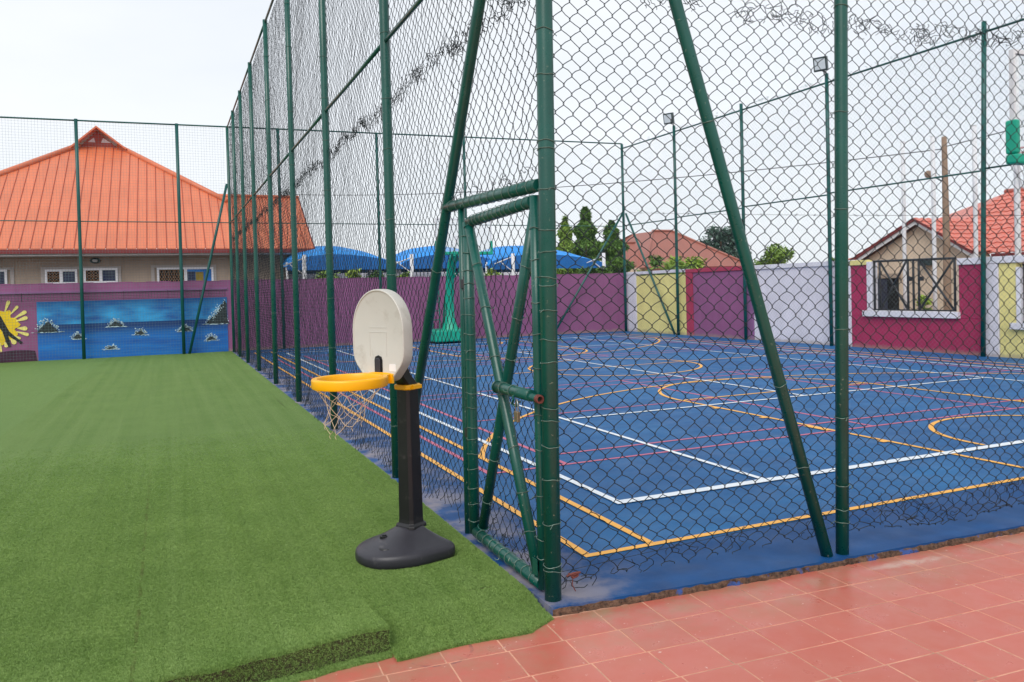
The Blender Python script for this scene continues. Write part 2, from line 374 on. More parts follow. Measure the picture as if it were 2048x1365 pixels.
# lane marks beside the key
for q in (0, 1):
    for k, pp in enumerate(YL):
        strip(mir(pp) if q else pp, .055, zy+.0006*(k % 3), M['yellow_line'])
    for xx, sg in ((3.71, -1), (7.38, 1)):
        for yy, ww in ((.72, .09), (1.65, .36), (2.55, .09), (3.5, .09)):
            pp = [(xx+sg*.055, yy-ww/2), (xx+sg*.055, yy+ww/2)]
            strip(mir(pp) if q else pp, .09 if ww < .2 else .07, zy+.002, M['yellow_line'])
for xx in (-.82, -.335, 11.40, 11.875): strip([(xx, -.953), (xx, 2*YM+.953)], .055, zy+.0024, M['yellow_line'])
strip([(-.3, YM), (11.37, YM)], .055, zy+.0003, M['yellow_line'])
strip(arc(CX, YM, 1.82, 0, 360), .055, zy+.0016, M['yellow_line'])
TL = 2*YM
WL = [([(-.035, 0), (11.005, 0)], .095), ([(-.035, TL), (11.005, TL)], .08), ([(0, .05), (0, TL-.05)], .06), ([(10.97, .05), (10.97, TL-.05)], .06),
      ([(1.47, .05), (1.47, TL-.05)], .055), ([(9.47, .05), (9.47, TL-.05)], .055), ([(1.5, 3.77), (9.44, 3.77)], .055), ([(1.5, TL-3.77), (9.44, TL-3.77)], .055),
      ([(5.485, 3.8), (5.485, TL-3.8)], .055)]
for k, (pp, w) in enumerate(WL): strip(pp, w, zw+.0006*(k % 2), M['white_line'])

# ---- tiled terrace
tz = -.045
tf = MB().box(-6, 9, -7, -1.2, -.115, tz-.0012).build('tiled_terrace', M['grout'], kind='structure')
tm = MB(); g = .0029
w_, h_ = .299, .272
def bevel_tile():
    b = MB(); x1, y1 = w_-g*2, h_-g*2; e_ = .002
    vs = [(0, 0, -.008), (x1, 0, -.008), (x1, y1, -.008), (0, y1, -.008), (0, 0, -e_), (x1, 0, -e_), (x1, y1, -e_), (0, y1, -e_),
          (e_, e_, 0), (x1-e_, e_, 0), (x1-e_, y1-e_, 0), (e_, y1-e_, 0)]
    fs = []
    for i in range(4):
        j = (i+1) % 4; fs += [(i, j, 4+j, 4+i), (4+i, 4+j, 8+j, 8+i)]
    fs.append((8, 9, 10, 11)); b.add(vs, fs); return b
tile_o = bevel_tile().build('tile', M['tile'], tf, world=False)
ang = R(-3.1); ca, sa = math.cos(ang), math.sin(ang); first = True
org = (-1.17, -2.186)
for j in range(-6, 3):
    for i in range(-10, 22):
        px = org[0]+(i*w_)*ca-(j*h_)*sa*.2; py = org[1]+(i*w_)*sa+(j*h_)
        if j > -1 and (px < -3.4): continue
        if py > -1.62 or py+h_ > -1.55+max(0, .02): 
            if j >= 2: continue
        if j < -3 and (i > 12 or i < -8): continue
        loc = (px+g, py+g, tz+random.uniform(-.0006, .0006))
        rot = (random.uniform(-.0012, .0012), random.uniform(-.0012, .0012), ang)
        if first: tile_o.location = loc; tile_o.rotation_euler = rot; first = False
        else: put('tile', tile_o.data, tf, loc, rot)

# ---- artificial turf: one draped sheet with real blades
def turf_h(x, y):
    # right part slopes gently onto the tiles; left part rolls over a step
    if x > -2.275:
        t = (y+1.64)/.30; t = max(0, min(1, t)); t = t*t*(3-2*t)
        return lerp(tz+.012, .004, t)
    return .0
xs = np.unique(np.concatenate([np.arange(-14, -5, .5), np.arange(-5, -2.28, .09), [-2.272], np.arange(-2.26, -1.40, .04), [-1.405]]))
tb = MB()
def front_y(x):
    if x > -1.56: return -1.735+(x+1.56)*.55
    return -1.735+.012*math.sin(x*9)
# right + main sheet
nyr = list(np.arange(0, 1.01, .05))
def sheet_right():
    b = MB(); cols = [x for x in np.arange(-2.27, -1.36, .035)]
    rows = []
    for x in cols:
        fy = front_y(x); col = []
        ys = [fy-.004, fy]+[fy+.55*t for t in np.linspace(.03, 1, 18)]
        for k, y in enumerate(ys):
            z = turf_h(x, y)+.012*math.sin(x*6+1)*math.exp(-((y+1.5)/.12)**2)
            if k == 0: z = tz-.002
            col.append((x, y, z))
        rows.append(col)
    for a, c in zip(rows, rows[1:]):
        for k in range(len(a)-1): b.quad(a[k], c[k], c[k+1], a[k+1])
    return b, rows
def xr(y): return -1.40+(0.03*(y+1.6)/3 if y < 1.5 else .03)
b1, rows1 = sheet_right()
def sheet_left():
    b = MB(); cols = []
    for x in np.concatenate([np.arange(-8, -4, .25), np.arange(-4, -2.27, .05), [-2.275]]):
        s_ = -1.625+(x+2.275)*.10; wob = .006*math.sin(x*17)+.004*math.sin(x*41); zt = .076+.004*math.sin(x*7)+.003*math.sin(x*23); col = []
        pr_ = [(s_-.065, tz-.002), (s_-.063, tz+.005), (s_-.035, tz+.007), (s_-.014, tz+.008), (s_-.007, tz+.013), (s_-.001, .015), (s_+.003, zt-.010), (s_+.014, zt-.004), (s_+.035, zt), (s_+.12, zt-.010), (s_+.35, .03), (s_+.62, .0045)]
        for (y, z) in pr_: col.append((x, y+wob, z))
        cols.append(col)
    for a, c in zip(cols, cols[1:]):
        for k in range(len(a)-1): b.quad(a[k], c[k], c[k+1], a[k+1])
    # end cap of the fold at x=-2.275
    c = cols[-1]; b.add(c+[(c[-1][0], c[-1][1], tz-.01), (c[0][0], c[0][1], tz-.01)], [tuple(range(len(c)+2))])
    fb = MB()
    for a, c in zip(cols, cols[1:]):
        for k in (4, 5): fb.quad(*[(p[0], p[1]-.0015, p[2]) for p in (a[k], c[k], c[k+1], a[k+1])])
    return b, fb
b2, fold_b = sheet_left()
main = MB()
ygrid = list(np.arange(-1.18, 4, .2))+list(np.arange(4, 21.1, .6))+[21.02]
for x0, x1 in zip(list(np.arange(-14, -4, 1.0))+list(np.arange(-4, -1.6, .2)), list(np.arange(-13, -3.9, 1.0))+list(np.arange(-3.8, -1.55, .2))):
    for y0, y1 in zip(ygrid, ygrid[1:]):
        f = lambda x, y: .004+(.004*math.sin(x*2.3+y*1.1)+.003*math.sin(y*3.1) if y > -1 else 0)
        main.quad((x0, y0, f(x0, y0)), (x1, y0, f(x1, y0)), (x1, y1, f(x1, y1)), (x0, y1, f(x0, y1)))
xe = -1.6
for y0, y1 in zip(ygrid, ygrid[1:]):
    a, c = xr(y0), xr(y1); main.quad((xe, y0, .004), (a, y0, .004), (c, y1, .004), (xe, y1, .004)); main.quad((a, y0, .004), (a+.004, y0, -.02), (c+.004, y1, -.02), (c, y1, .004))
main.v += b1.v; off = len(main.v)-len(b1.v); main.f += [tuple(i+off for i in f) for f in b1.f]
off = len(main.v); main.v += b2.v; main.f += [tuple(i+off for i in f) for f in b2.f]; main.mi = [0]*len(main.f)
turf = main.build('artificial_turf', M['turf'], kind='structure', smooth=True)
M['fold_shade'] = mat('brown_fold_shade', srgb(50, 48, 26), .95, .35, 60, .5, 300, .006)  # dark brown paints in the shade deep inside the opened pile
fold_b.build('turf_fold_shade', M['fold_shade'], turf, label='dark brown strip painted as shade where the turf bends over the step')
MB().box(-14, -1.42, -1.1, 21.0, -.11, -.02).build('turf_base', M['soil'], kind='structure')

# blade tufts scattered on a copy of the near turf
def tuft(name, seed, hgt=.0075):
    r_ = random.Random(seed); b = MB()
    for k in range(11):
        a = r_.uniform(0, 6.28); d = r_.uniform(0, .008); x, y = d*math.cos(a), d*math.sin(a)
        w = r_.uniform(.0006, .001); a2 = r_.uniform(0, 6.28); h = hgt*r_.uniform(.6, 1.15)
        lx, ly = r_.uniform(-.0035, .0035), r_.uniform(-.0035, .0035)-.0015; cx_, cy_ = w*math.cos(a2), w*math.sin(a2)
        b.quad((x-cx_, y-cy_, -.002), (x+cx_, y+cy_, -.002), (x+lx*.5+cx_*.8, y+ly*.5+cy_*.8, h*.6), (x+lx*.5-cx_*.8, y+ly*.5-cy_*.8, h*.6))
        b.quad((x+lx*.5-cx_*.8, y+ly*.5-cy_*.8, h*.6), (x+lx*.5+cx_*.8, y+ly*.5+cy_*.8, h*.6), (x+lx*1.4, y+ly*1.4, h))
    me = bpy.data.meshes.new(name); me.from_pydata(b.v, [], b.f); me.materials.append(M['blade']); return bpy.data.objects.new(name, me)
tcol = bpy.data.collections.new('tufts')
for k in range(6): tcol.objects.link(tuft('turf_tuft', k))
gm = bpy.data.meshes.new('turf_blades'); near = MB()
near.v += list(main.v); near.f = list(main.f)
gv = [Vector(v) for v in near.v]; keep = []
cp = Vector((-3.22, -5.42, 1.7))
for f in near.f:
    c = sum((gv[i] for i in f), Vector())/len(f)
    if (c-cp).length < 11 and len(f) == 4: keep.append(f)
# distance-driven density
gm.from_pydata(near.v, [], keep); gm.materials.append(M['blade'])
dens = gm.attributes.new('dens', 'FLOAT', 'POINT')
def on_face(v):
    if v.x > -2.27 or v.y > -1.5: return 1.0
    s_ = -1.625+(v.x+2.275)*.10
    return .8 if (-.035 < v.z < .069 and abs(v.y-s_) < .02) else 1.0
dens.data.foreach_set('value', [on_face(v)*max(.0, min(1, (11-(v-cp).length)/7))**1.5 for v in gv])
go = bpy.data.objects.new('turf_blades', gm); C.objects.link(go); tag(go, 'short green artificial grass blades covering the near turf', 'grass', kind='stuff')
ng = bpy.data.node_groups.new('scatter', 'GeometryNodeTree'); ng.interface.new_socket('Geometry', in_out='INPUT', socket_type='NodeSocketGeometry'); ng.interface.new_socket('Geometry', in_out='OUTPUT', socket_type='NodeSocketGeometry')
gi = ng.nodes.new('NodeGroupInput'); gout = ng.nodes.new('NodeGroupOutput')
dp = ng.nodes.new('GeometryNodeDistributePointsOnFaces'); na = ng.nodes.new('GeometryNodeInputNamedAttribute'); na.data_type = 'FLOAT'; na.inputs[0].default_value = 'dens'
mu = ng.nodes.new('ShaderNodeMath'); mu.operation = 'MULTIPLY'; mu.inputs[1].default_value = 24000
ci = ng.nodes.new('GeometryNodeCollectionInfo'); ci.inputs['Collection'].default_value = tcol; ci.inputs['Separate Children'].default_value = True
ip = ng.nodes.new('GeometryNodeInstanceOnPoints'); ip.inputs['Pick Instance'].default_value = True
rv = ng.nodes.new('FunctionNodeRandomValue'); rv.data_type = 'FLOAT_VECTOR'; rv.inputs[0].default_value = (-.25, -.25, 0); rv.inputs[1].default_value = (.25, .25, 6.28)
rot = ng.nodes.new('FunctionNodeRotateEuler')
k_ = ng.links.new
k_(gi.outputs[0], dp.inputs['Mesh']); k_([s for s in na.outputs if s.enabled][0], mu.inputs[0]); k_(mu.outputs[0], dp.inputs['Density'])
k_(dp.outputs['Points'], ip.inputs['Points']); k_(ci.outputs[0], ip.inputs['Instance'])
rot.rotation_type = 'EULER'; rot.space = 'LOCAL'; k_(dp.outputs['Rotation'], rot.inputs[0]); k_(rv.outputs[0], rot.inputs['Rotate By']); k_(rot.outputs[0], ip.inputs['Rotation'])
k_(ip.outputs[0], gout.inputs[0])
gmod = go.modifiers.new('scatter', 'NODES'); gmod.node_group = ng

# ------------------------------------------------------------------ chain link
def smooth_noise(u, v, seed, s):
    r_ = np.random.default_rng(seed); out = 0
    for k in range(5):
        a, b, c, d = r_.uniform(-1, 1, 4); out = out+np.sin(u*a*s*2+v*b*s*2+c*6)*(.6+.4*d)
    return out/5
def tubes_np(P, nrm, r, sides, valid=None):
    """P [W,N,3] polylines -> verts, faces of thin tubes; nrm plane normal"""
    Wn, Nn, _ = P.shape
    T = np.empty_like(P); T[:, 1:-1] = P[:, 2:]-P[:, :-2]; T[:, 0] = P[:, 1]-P[:, 0]; T[:, -1] = P[:, -1]-P[:, -2]
    T /= (np.linalg.norm(T, axis=2, keepdims=True)+1e-9)
    A = np.cross(T, np.asarray(nrm)); A /= (np.linalg.norm(A, axis=2, keepdims=True)+1e-9); B = np.cross(A, T)
    ph = 2*np.pi*np.arange(sides)/sides
    V = P[:, :, None, :]+r*(A[:, :, None, :]*np.cos(ph)[None, None, :, None]+B[:, :, None, :]*np.sin(ph)[None, None, :, None])
    idx = np.arange(Wn*Nn*sides).reshape(Wn, Nn, sides)
    a = idx[:, :-1, :]; b = np.roll(a, -1, axis=2); c = idx[:, 1:, :]; d = np.roll(c, -1, axis=2)
    F = np.stack([a, b, d, c], axis=-1)
    if valid is not None: F = F[valid]
    return V.reshape(-1, 3), F.reshape(-1, 4)
def np_obj(name, Vs, Fs, material, parent, kind='stuff', label=None):
    off = 0; FF = []
    for V, F in zip(Vs, Fs): FF.append(F+off); off += len(V)
    V = np.concatenate(Vs); F = np.concatenate(FF)
    V = V-np.array(parent_world(parent))
    me = bpy.data.meshes.new(name); me.vertices.add(len(V)); me.vertices.foreach_set('co', V.astype(np.float32).ravel())
    me.loops.add(F.size); me.loops.foreach_set('vertex_index', F.astype(np.int32).ravel())
    me.polygons.add(len(F)); me.polygons.foreach_set('loop_start', np.arange(0, F.size, 4, dtype=np.int32)); me.polygons.foreach_set('loop_total', np.full(len(F), 4, dtype=np.int32))
    me.polygons.foreach_set('use_smooth', np.ones(len(F), bool))
    me.materials.append(material); me.update(); me.validate()
    o = bpy.data.objects.new(name, me); C.objects.link(o); o.parent = parent; o['kind'] = kind
    if label: o['label'] = label
    return o
def chain(o, ud, nd, u0, u1, z0, z1, w, h, r, sides, seed, sub=True, jit=.004, warp=.02, bulge=.03, zbot=None, fray=0, tilt=0.0, bottom_bulge=0.0):
    o = np.array(o, float); ud = np.array(ud, float); nd = np.array(nd, float)
    nc = int(round((u1-u0)/(w/2))); nk = int(round((z1-z0)/(h/2)))
    c = np.arange(nc+2)[:, None]; k = np.arange(nk+1)[None, :]
    r_ = np.random.default_rng(seed)
    U = u0+c*(w/2)+0*k; Z = z0+k*(h/2)+0*c
    U2 = U+warp*smooth_noise(U, Z, seed, 1.6)+warp*.5*smooth_noise(U, Z, seed+5, 5)+r_.normal(0, jit, U.shape)
    Z2 = Z+warp*.6*smooth_noise(U, Z, seed+9, 2)+tilt*(U-u0)+r_.normal(0, jit*.7, U.shape)
    D = bulge*smooth_noise(U, Z, seed+3, 1.3)+bulge*.3*smooth_noise(U, Z, seed+4, 6)+r_.normal(0, .003, U.shape)
    if zbot is not None:
        zb = zbot(U); lim = .62; t = np.clip((Z2-z0)/lim, 0, 1)
        Z2 = np.where(Z2-z0 < lim, zb+(lim+z0-zb)*t, Z2)
        wgt = (1-t)**2; Z2 += wgt*r_.normal(0, .008, U.shape); U2 += wgt*r_.normal(0, .009, U.shape)
        D += wgt*(bottom_bulge*(.5+smooth_noise(U, Z*0, seed+21, 2.2)))
    node = o+U2[..., None]*ud+D[..., None]*nd; node[..., 2] += Z2
    # wires
    i = np.arange(nc+1)[:, None]; kk = np.arange(nk+1)[None, :]
    col = np.where((i+kk) % 2 == 0, i, i+1)
    P = node[col, kk]                                  # [W,K,3]
    sgn = np.where((i+kk) % 2 == 0, -1.0, 1.0)[..., None]
    up = np.array([0, 0, 1.0])
    if sub:
        a = P-up*.005+sgn*ud*.0025+nd*(r*1.0)*sgn; b = P+up*.005+sgn*ud*.0025-nd*(r*1.0)*sgn
        mid = np.zeros_like(P); mid[:, :-1] = (P[:, :-1]+P[:, 1:])/2; mid[:, -1] = P[:, -1]
        seg = np.zeros_like(P); seg[:, :-1] = P[:, 1:]-P[:, :-1]
        bow = (r_.normal(.0, .0022, P.shape[:2])+.0028*np.where(seg@ud > 0, 1, -1))[..., None]
        perp = np.cross(seg/(np.linalg.norm(seg, axis=2, keepdims=True)+1e-9), nd)
        mid = mid+perp*bow
        Q = np.stack([a, b, mid], axis=2).reshape(P.shape[0], -1, 3)[:, :-1]; per = 3
    else: Q = P; per = 1
    valid = np.ones((Q.shape[0], Q.shape[1]-1), bool)
    if fray:
        st = (np.abs(r_.normal(0, fray, Q.shape[0]))).astype(int)*per
        valid = np.arange(Q.shape[1]-1)[None, :] >= st[:, None]
    return tubes_np(Q, nd, r, sides, valid)
def tangle(o, ud, nd, u0, u1, zf, n_per_m, r, seed, spread=.05, ln=(5, 9), step=.022):
    o = np.array(o, float); ud = np.array(ud, float); nd = np.array(nd, float); r_ = np.random.default_rng(seed)
    n = int((u1-u0)*n_per_m); K = 8; P = np.zeros((n, K, 3))
    u = r_.uniform(u0, u1, n); z = zf(u)+r_.normal(0, spread*.45, n); a = r_.uniform(0, 6.28, n); d = r_.normal(0, .012, n)
    for k in range(K):
        P[:, k] = o+u[:, None]*ud+d[:, None]*nd; P[:, k, 2] += z
        a = a+r_.normal(.25, .75, n); u = u+np.cos(a)*step; z = z+np.sin(a)*step*.8-(z-zf(u))*.12; d = d+r_.normal(0, .006, n)
    return tubes_np(P, nd, r, 3)

post_cache = {}
def pipe(parent, a, b, r, name='post', material=None, n=20, label=None):
    """a straight pipe as its own mesh; alike pipes share mesh data"""
    a, b = Vector(a), Vector(b); d = b-a; key = (round(r, 4), round(d.length, 3), (material or M['pipe']).name, n)
    if key not in post_cache:
        q = MB(); L_ = d.length; q.tube([(0, 0, 0), (0, 0, L_*.33), (0, 0, L_*.66), (0, 0, L_)], r, n)
        me = bpy.data.meshes.new(name); me.from_pydata(q.v, [], q.f); me.materials.append(material or M['pipe'])
        me.polygons.foreach_set('use_smooth', [len(f) == 4 for f in q.f]); post_cache[key] = me
    o = put(name, post_cache[key], parent, a-parent_world(parent), d.to_track_quat('Z', 'Y').to_euler(), label)
    return o
def ring_mesh(R0, r=.0022, n=22, key={}):
    k = round(R0, 4)
    if k not in key:
        q = MB(); rr_ = random.Random(3)
        pts = [(R0*math.cos(t), R0*math.sin(t), .004*math.sin(t*2)+.0015*math.sin(5*t)) for t in [2*math.pi*j/n for j in range(n)]]
        q.tube(pts, r, 5, closed=True)
        q.tube([(R0, 0, 0), (R0+.012, .004, .004), (R0+.022, .0, -.004), (R0+.026, -.008, -.014)], r, 4)
        me = bpy.data.meshes.new('wire_tie'); me.from_pydata(q.v, [], q.f); me.materials.append(M['tie']); key[k] = me
    return key[k]
def ties(parent, a, b, r, ts, spin=None):
    a, b = Vector(a), Vector(b); d = (b-a).normalized(); q = d.to_track_quat('Z', 'Y'); off = parent_world(parent)
    for t in ts:
        e_ = (q.to_matrix() @ Matrix.Rotation(random.uniform(-.1, .1), 3, 'X') @ Matrix.Rotation(random.uniform(0, 6.28) if spin is None else spin, 3, 'Z')).to_euler()
        put('wire_tie', ring_mesh(r+.003), parent, a+(b-a)*t-off, e_)
X0 = -1.3246; HT = 6.95; MID = 3.98
# ---------------- left fence (along the turf)
lf = thing('chain_link_fence', 'tall green chain-link fence running along the right edge of the turf', 'fence', (X0, 0, 0))
ly = [1.70, 4.65, 7.54, 10.41, 13.40, 16.04, 18.4, 20.60]
for y in ly:
    pipe(lf, (X0, y, -.05), (X0, y, HT), .045)
    if y < 14:
        ties(lf, (X0, y, 0), (X0, y, HT), .045, [t+random.uniform(-.02, .02) for t in np.arange(.08, .97, .085 if y < 6 else .12)])
corner_top = (X0+.075, -1.5035, HT)
cpost = pipe(lf, (X0, -1.5035, -.04), corner_top, .0465, label='thick corner post with chipped paint and many wire ties')
ties(lf, (X0, -1.5035, 0), corner_top, .047, [z/HT for z in (.16, .19, .42, .66, .84, .98, 1.05, 1.3, 1.42, 1.58, 1.72, 1.76, 1.9, 2.02, 2.24, 2.46, 2.5, 2.86, 3.1, 3.4, 3.9, 4.5, 5.1, 5.8, 6.4)])
pipe(lf, (X0-.0, -1.47, 4.88), (X0, 1.50, .02), .0375, name='brace')
ties(lf, (X0, -1.47, 4.88), (X0, 1.50, .02), .0385, [.27, .62])
rail_y = [-1.5035]+ly
for a, b in zip(rail_y, rail_y[1:]):
    pipe(lf, (X0, a+.045, MID), (X0, b-.045, MID), .02, name='rail', n=12)
    pipe(lf, (X0, a+.045, HT-.04), (X0, b-.045, HT-.04), .022, name='rail', n=12)
pipe(lf, (X0, -1.457, 2.27), (X0, .14, 2.31), .036, name='lintel', label='short horizontal pipe above the gate wrapped in wire ties')
ties(lf, (X0, -1.457, 2.27), (X0, .14, 2.31), .037, [.06, .14, .21, .28, .36, .43, .5, .57, .63, .7, .8, .9])
pipe(lf, (X0+.005, -.155, -.02), (X0+.005, -.19, 2.27), .024, name='gate_jamb')
Vs, Fs = [], []
xo = X0+.045
zb_left = lambda U: .02+.05*(.5+.5*np.sin(U*2.1))+.04*np.sin(U*5.3)
for (u0, u1, sides, sub, sd_, z0) in ((.0, 8.0, 3, True, 1, 0.03), (8.0, 20.5, 3, False, 2, 0.03)):
    V, F = chain((xo, 0, 0), (0, 1, 0), (1, 0, 0), u0, u1, z0, HT-.05, .104, .104, .0027, sides, sd_, sub=sub, warp=.022, bulge=.045, zbot=zb_left, fray=1.2, bottom_bulge=-.11, jit=.006)
    Vs.append(V); Fs.append(F)
V, F = chain((xo, 0, 0), (0, 1, 0), (1, 0, 0), -1.46, 0.0, 2.33, HT-.05, .104, .104, .0026, 4, 3, sub=True, warp=.02, bulge=.02); Vs.append(V); Fs.append(F)
np_obj('wire_mesh', Vs, Fs, M['wire'], lf)
V, F = tangle((xo, 0, 0), (0, 1, 0), (1, 0, 0), -1.4, 20.4, lambda u: 3.45+.03*np.sin(u*2.2)+.02*np.sin(u*7), 60, .0024, 5, spread=.085)
V2, F2 = tangle((xo-.02, 0, 0), (0, 1, 0), (1, 0, 0), 2.0, 20, lambda u: .07+.04*np.sin(u*3.), 12, .0022, 6, spread=.07, step=.03)
V3, F3 = tangle((xo-.02, 0, 0), (0, 1, 0), (1, 0, 0), -1.4, .1, lambda u: 2.36+0*u, 14, .0022, 8, spread=.05, step=.02)
np_obj('torn_wire_seam', [V, V2, V3], [F, F2, F3], M['wire'], lf, label='tangled overlap of two rolls of mesh')
# blue painted footings
for y in ly[:5]:
    MB().tube([(X0, y, -.01), (X0, y, .012)], [.085, .06], 12).build('footing', M['court'], lf)
# ---------------- near fence (facing the camera)
nx0, ny0 = -1.3246, -1.5035; nx1, ny1 = .61, -1.67
ndir = Vector((nx1-nx0, ny1-ny0, 0)).normalized(); nn_ = Vector((-ndir.y, ndir.x, 0))
nf = thing('chain_link_fence', 'green chain-link fence of the court facing the red tiles with a slanting brace', 'fence', (nx1, ny1, 0))
def NP(u, z, d=0): v = Vector((nx0, ny0, 0))+ndir*u+nn_*d; return (v.x, v.y, z)
uL = (Vector((nx1, ny1))-Vector((nx0, ny0))).length
pipe(nf, NP(uL, -.03), NP(uL+.137, HT), .0395, n=20)
ties(nf, NP(uL, 0), NP(uL+.137, HT), .0395, [z/HT for z in (.2, .28, .43, .85, 1.4, 2.15, 2.75, 3.4, 4.4, 5.4)])
pipe(nf, NP(.045, 6.03), NP(uL-.115, .0), .036, name='brace')
ties(nf, NP(.045, 6.03), NP(uL-.115, 0), .037, [.56, .82, .905])
pipe(nf, NP(.05, HT-.04), NP(uL-.04, HT-.04), .022, name='rail', n=12); pipe(nf, NP(uL+.04, HT-.04), NP(6, HT-.04), .022, name='rail', n=12)
pipe(nf, NP(uL+3.0, -.03), NP(uL+3.0, HT), .0395, n=20)
zb_near = lambda U: .02+.09*np.clip(U, 0, 1.2)/1.2+.02*np.sin(U*4)
mo = (nx0, ny0, 0); md = tuple(ndir); mn = tuple(nn_)
V, F = chain(tuple(Vector(mo)+nn_*.035), md, mn, .045, 5.2, 0.03, HT-.05, .1035, .1035, .0025, 4, 12, sub=True, warp=.016, bulge=.02, zbot=zb_near, fray=1.0, jit=.0035, tilt=-.02)
np_obj('wire_mesh', [V], [F], M['wire'], nf)
V, F = tangle(tuple(Vector(mo)+nn_*.03), md, mn, .6, 5.2, lambda u: 3.36-.06*np.sin((u-.6)*.9)+.015*np.sin(u*9), 46, .0023, 15, spread=.06)
V2, F2 = tangle(tuple(Vector(mo)+nn_*.03), md, mn, 2.2, 5.2, lambda u: .2+.02*np.sin(u*6), 26, .0024, 16, spread=.09, step=.03)
V3, F3 = tangle(tuple(Vector(mo)+nn_*.02), md, mn, .08, 2.0, lambda u: .07+.1*np.clip(u, 0, 1.2), 9, .0024, 17, spread=.06, step=.022)
np_obj('torn_wire_seam', [V, V2, V3], [F, F2, F3], M['wire'], nf)
MB().tube([NP(.05, .13, .03), NP(.6, .17, .03), NP(1.2, .21, .035), NP(uL-.05, .24, .03)], .0016, 5).build('tension_wire', M['wire'], nf, smooth=True)
# ---------------- gate
gt = thing('mesh_gate', 'closed green pipe and mesh gate with crossed braces beside the corner post', 'gate', (X0, -.32, 0))
gp = dict(n=20)
GA, GB, GC, GD = (X0, -.30, .04), (X0, -.325, 2.165), (X0, -1.395, 2.19), (X0, -1.385, .02)
pipe(gt, GA, GB, .036, name='frame_bar'); pipe(gt, (X0, GB[1]-.03, GB[2]), (X0, GC[1]+.03, GC[2]), .034, name='frame_bar'); pipe(gt, GD, (X0, GC[1], GC[2]+.03), .029, name='frame_bar'); pipe(gt, (X0, -.335, .055), (X0, -1.37, .04), .036, name='frame_bar')
pipe(gt, (X0-.012, -.385, 2.13), (X0-.012, -1.345, .1), .0325, name='diagonal_brace')
pipe(gt, (X0+.03, -1.34, 2.15), (X0+.03, -.385, .1), .033, name='diagonal_brace')
pipe(gt, (X0-.055, -.91, 1.11), (X0-.055, -1.41, 1.11), .033, name='bolt_sleeve')
pipe(gt, (X0-.058, -1.25, 1.104), (X0-.058, -1.495, 1.104), .0215, name='sliding_bolt', material=M['pipe'])
q = MB(); q.tube([(X0-.058, -1.495, 1.104), (X0-.058, -1.525, 1.104)], .024, 14, cap=False); q.tube([(X0-.058, -1.525, 1.104), (X0-.058, -1.495, 1.104)], .016, 14, cap=False); q.tube([(X0-.058, -1.524, 1.104), (X0-.058, -1.526, 1.104)], [.024, .016], 14, cap=False); q.build('pipe_end', M['rust'], gt, smooth=True)
ties(gt, GA, GB, .0365, [t/20+random.uniform(-.01, .01) for t in range(1, 20)])
ties(gt, GD, GC, .0295, [.08, .13, .24, .36, .45, .57, .66, .74, .85, .93])
ties(gt, (X0, -.355, 2.167), (X0, -1.365, 2.19), .0345, [.07, .14, .2, .27, .34, .41, .48, .55, .61, .68, .75, .84, .93])
ties(gt, (X0, -.335, .055), (X0, -1.37, .04), .037, [.1, .2, .3, .38, .47, .56, .7, .8, .9])
ties(gt, (X0-.012, -.385, 2.13), (X0-.012, -1.345, .1), .033, [.13, .27, .42, .53, .68, .8, .9])
ties(gt, (X0+.03, -1.34, 2.15), (X0+.03, -.385, .1), .0335, [.15, .3, .42, .52, .75, .9])
ties(gt, (X0-.055, -.91, 1.11), (X0-.055, -1.41, 1.11), .0335, [.2, .5])
V, F = chain((X0+.05, 0, 0), (0, 1, 0), (1, 0, 0), -1.37, -.32, .07, 2.16, .104, .104, .0024, 4, 31, sub=True, warp=.02, bulge=.012, jit=.006)
V2, F2 = tangle((X0+.04, 0, 0), (0, 1, 0), (1, 0, 0), -1.38, -.3, lambda u: .13+0*u, 16, .0022, 33, spread=.05, step=.02)
np_obj('wire_mesh', [V, V2], [F, F2], M['wire'], gt)
for (p_, r1, dr_) in (((X0-.012, -.385, 2.13), .0325, (0, -.96, -2.03)), ((X0+.03, -.385, .1), .033, (0, -.955, 2.05)), ((X0-.012, -1.345, .1), .0325, (0, -.96, -2.03)), ((X0+.03, -1.34, 2.15), .033, (0, -.955, 2.05)), ((X0-.055, -.91, 1.11), .033, (0, 1, 0))):
    q = MB(); d_ = Vector(dr_).normalized(); a_ = Vector((1, 0, 0)); b_ = d_.cross(a_); n_ = 18
    q.tube([Vector(p_)+(a_*math.cos(6.283*k/n_)+b_*math.sin(6.283*k/n_))*(r1+.001+random.uniform(-.0015, .0025))+d_*random.uniform(-.002, .002) for k in range(n_)], .0042, 5, closed=True); q.build('weld_bead', M['pipe'], gt, smooth=True)
MB().box(X0-.045, X0-.04, -1.40, -1.34, .10, .19).build('corner_plate', M['pipe'], gt, bevel=.001)
for z in (.72, 1.75):
    q = MB(); q.tube([(X0, -.245, z-.05), (X0, -.245, z+.05)], .017, 10); q.box(X0-.02, X0-.012, -.27, -.2, z-.03, z+.03); q.build('hinge', M['black_steel'], gt, smooth=True)
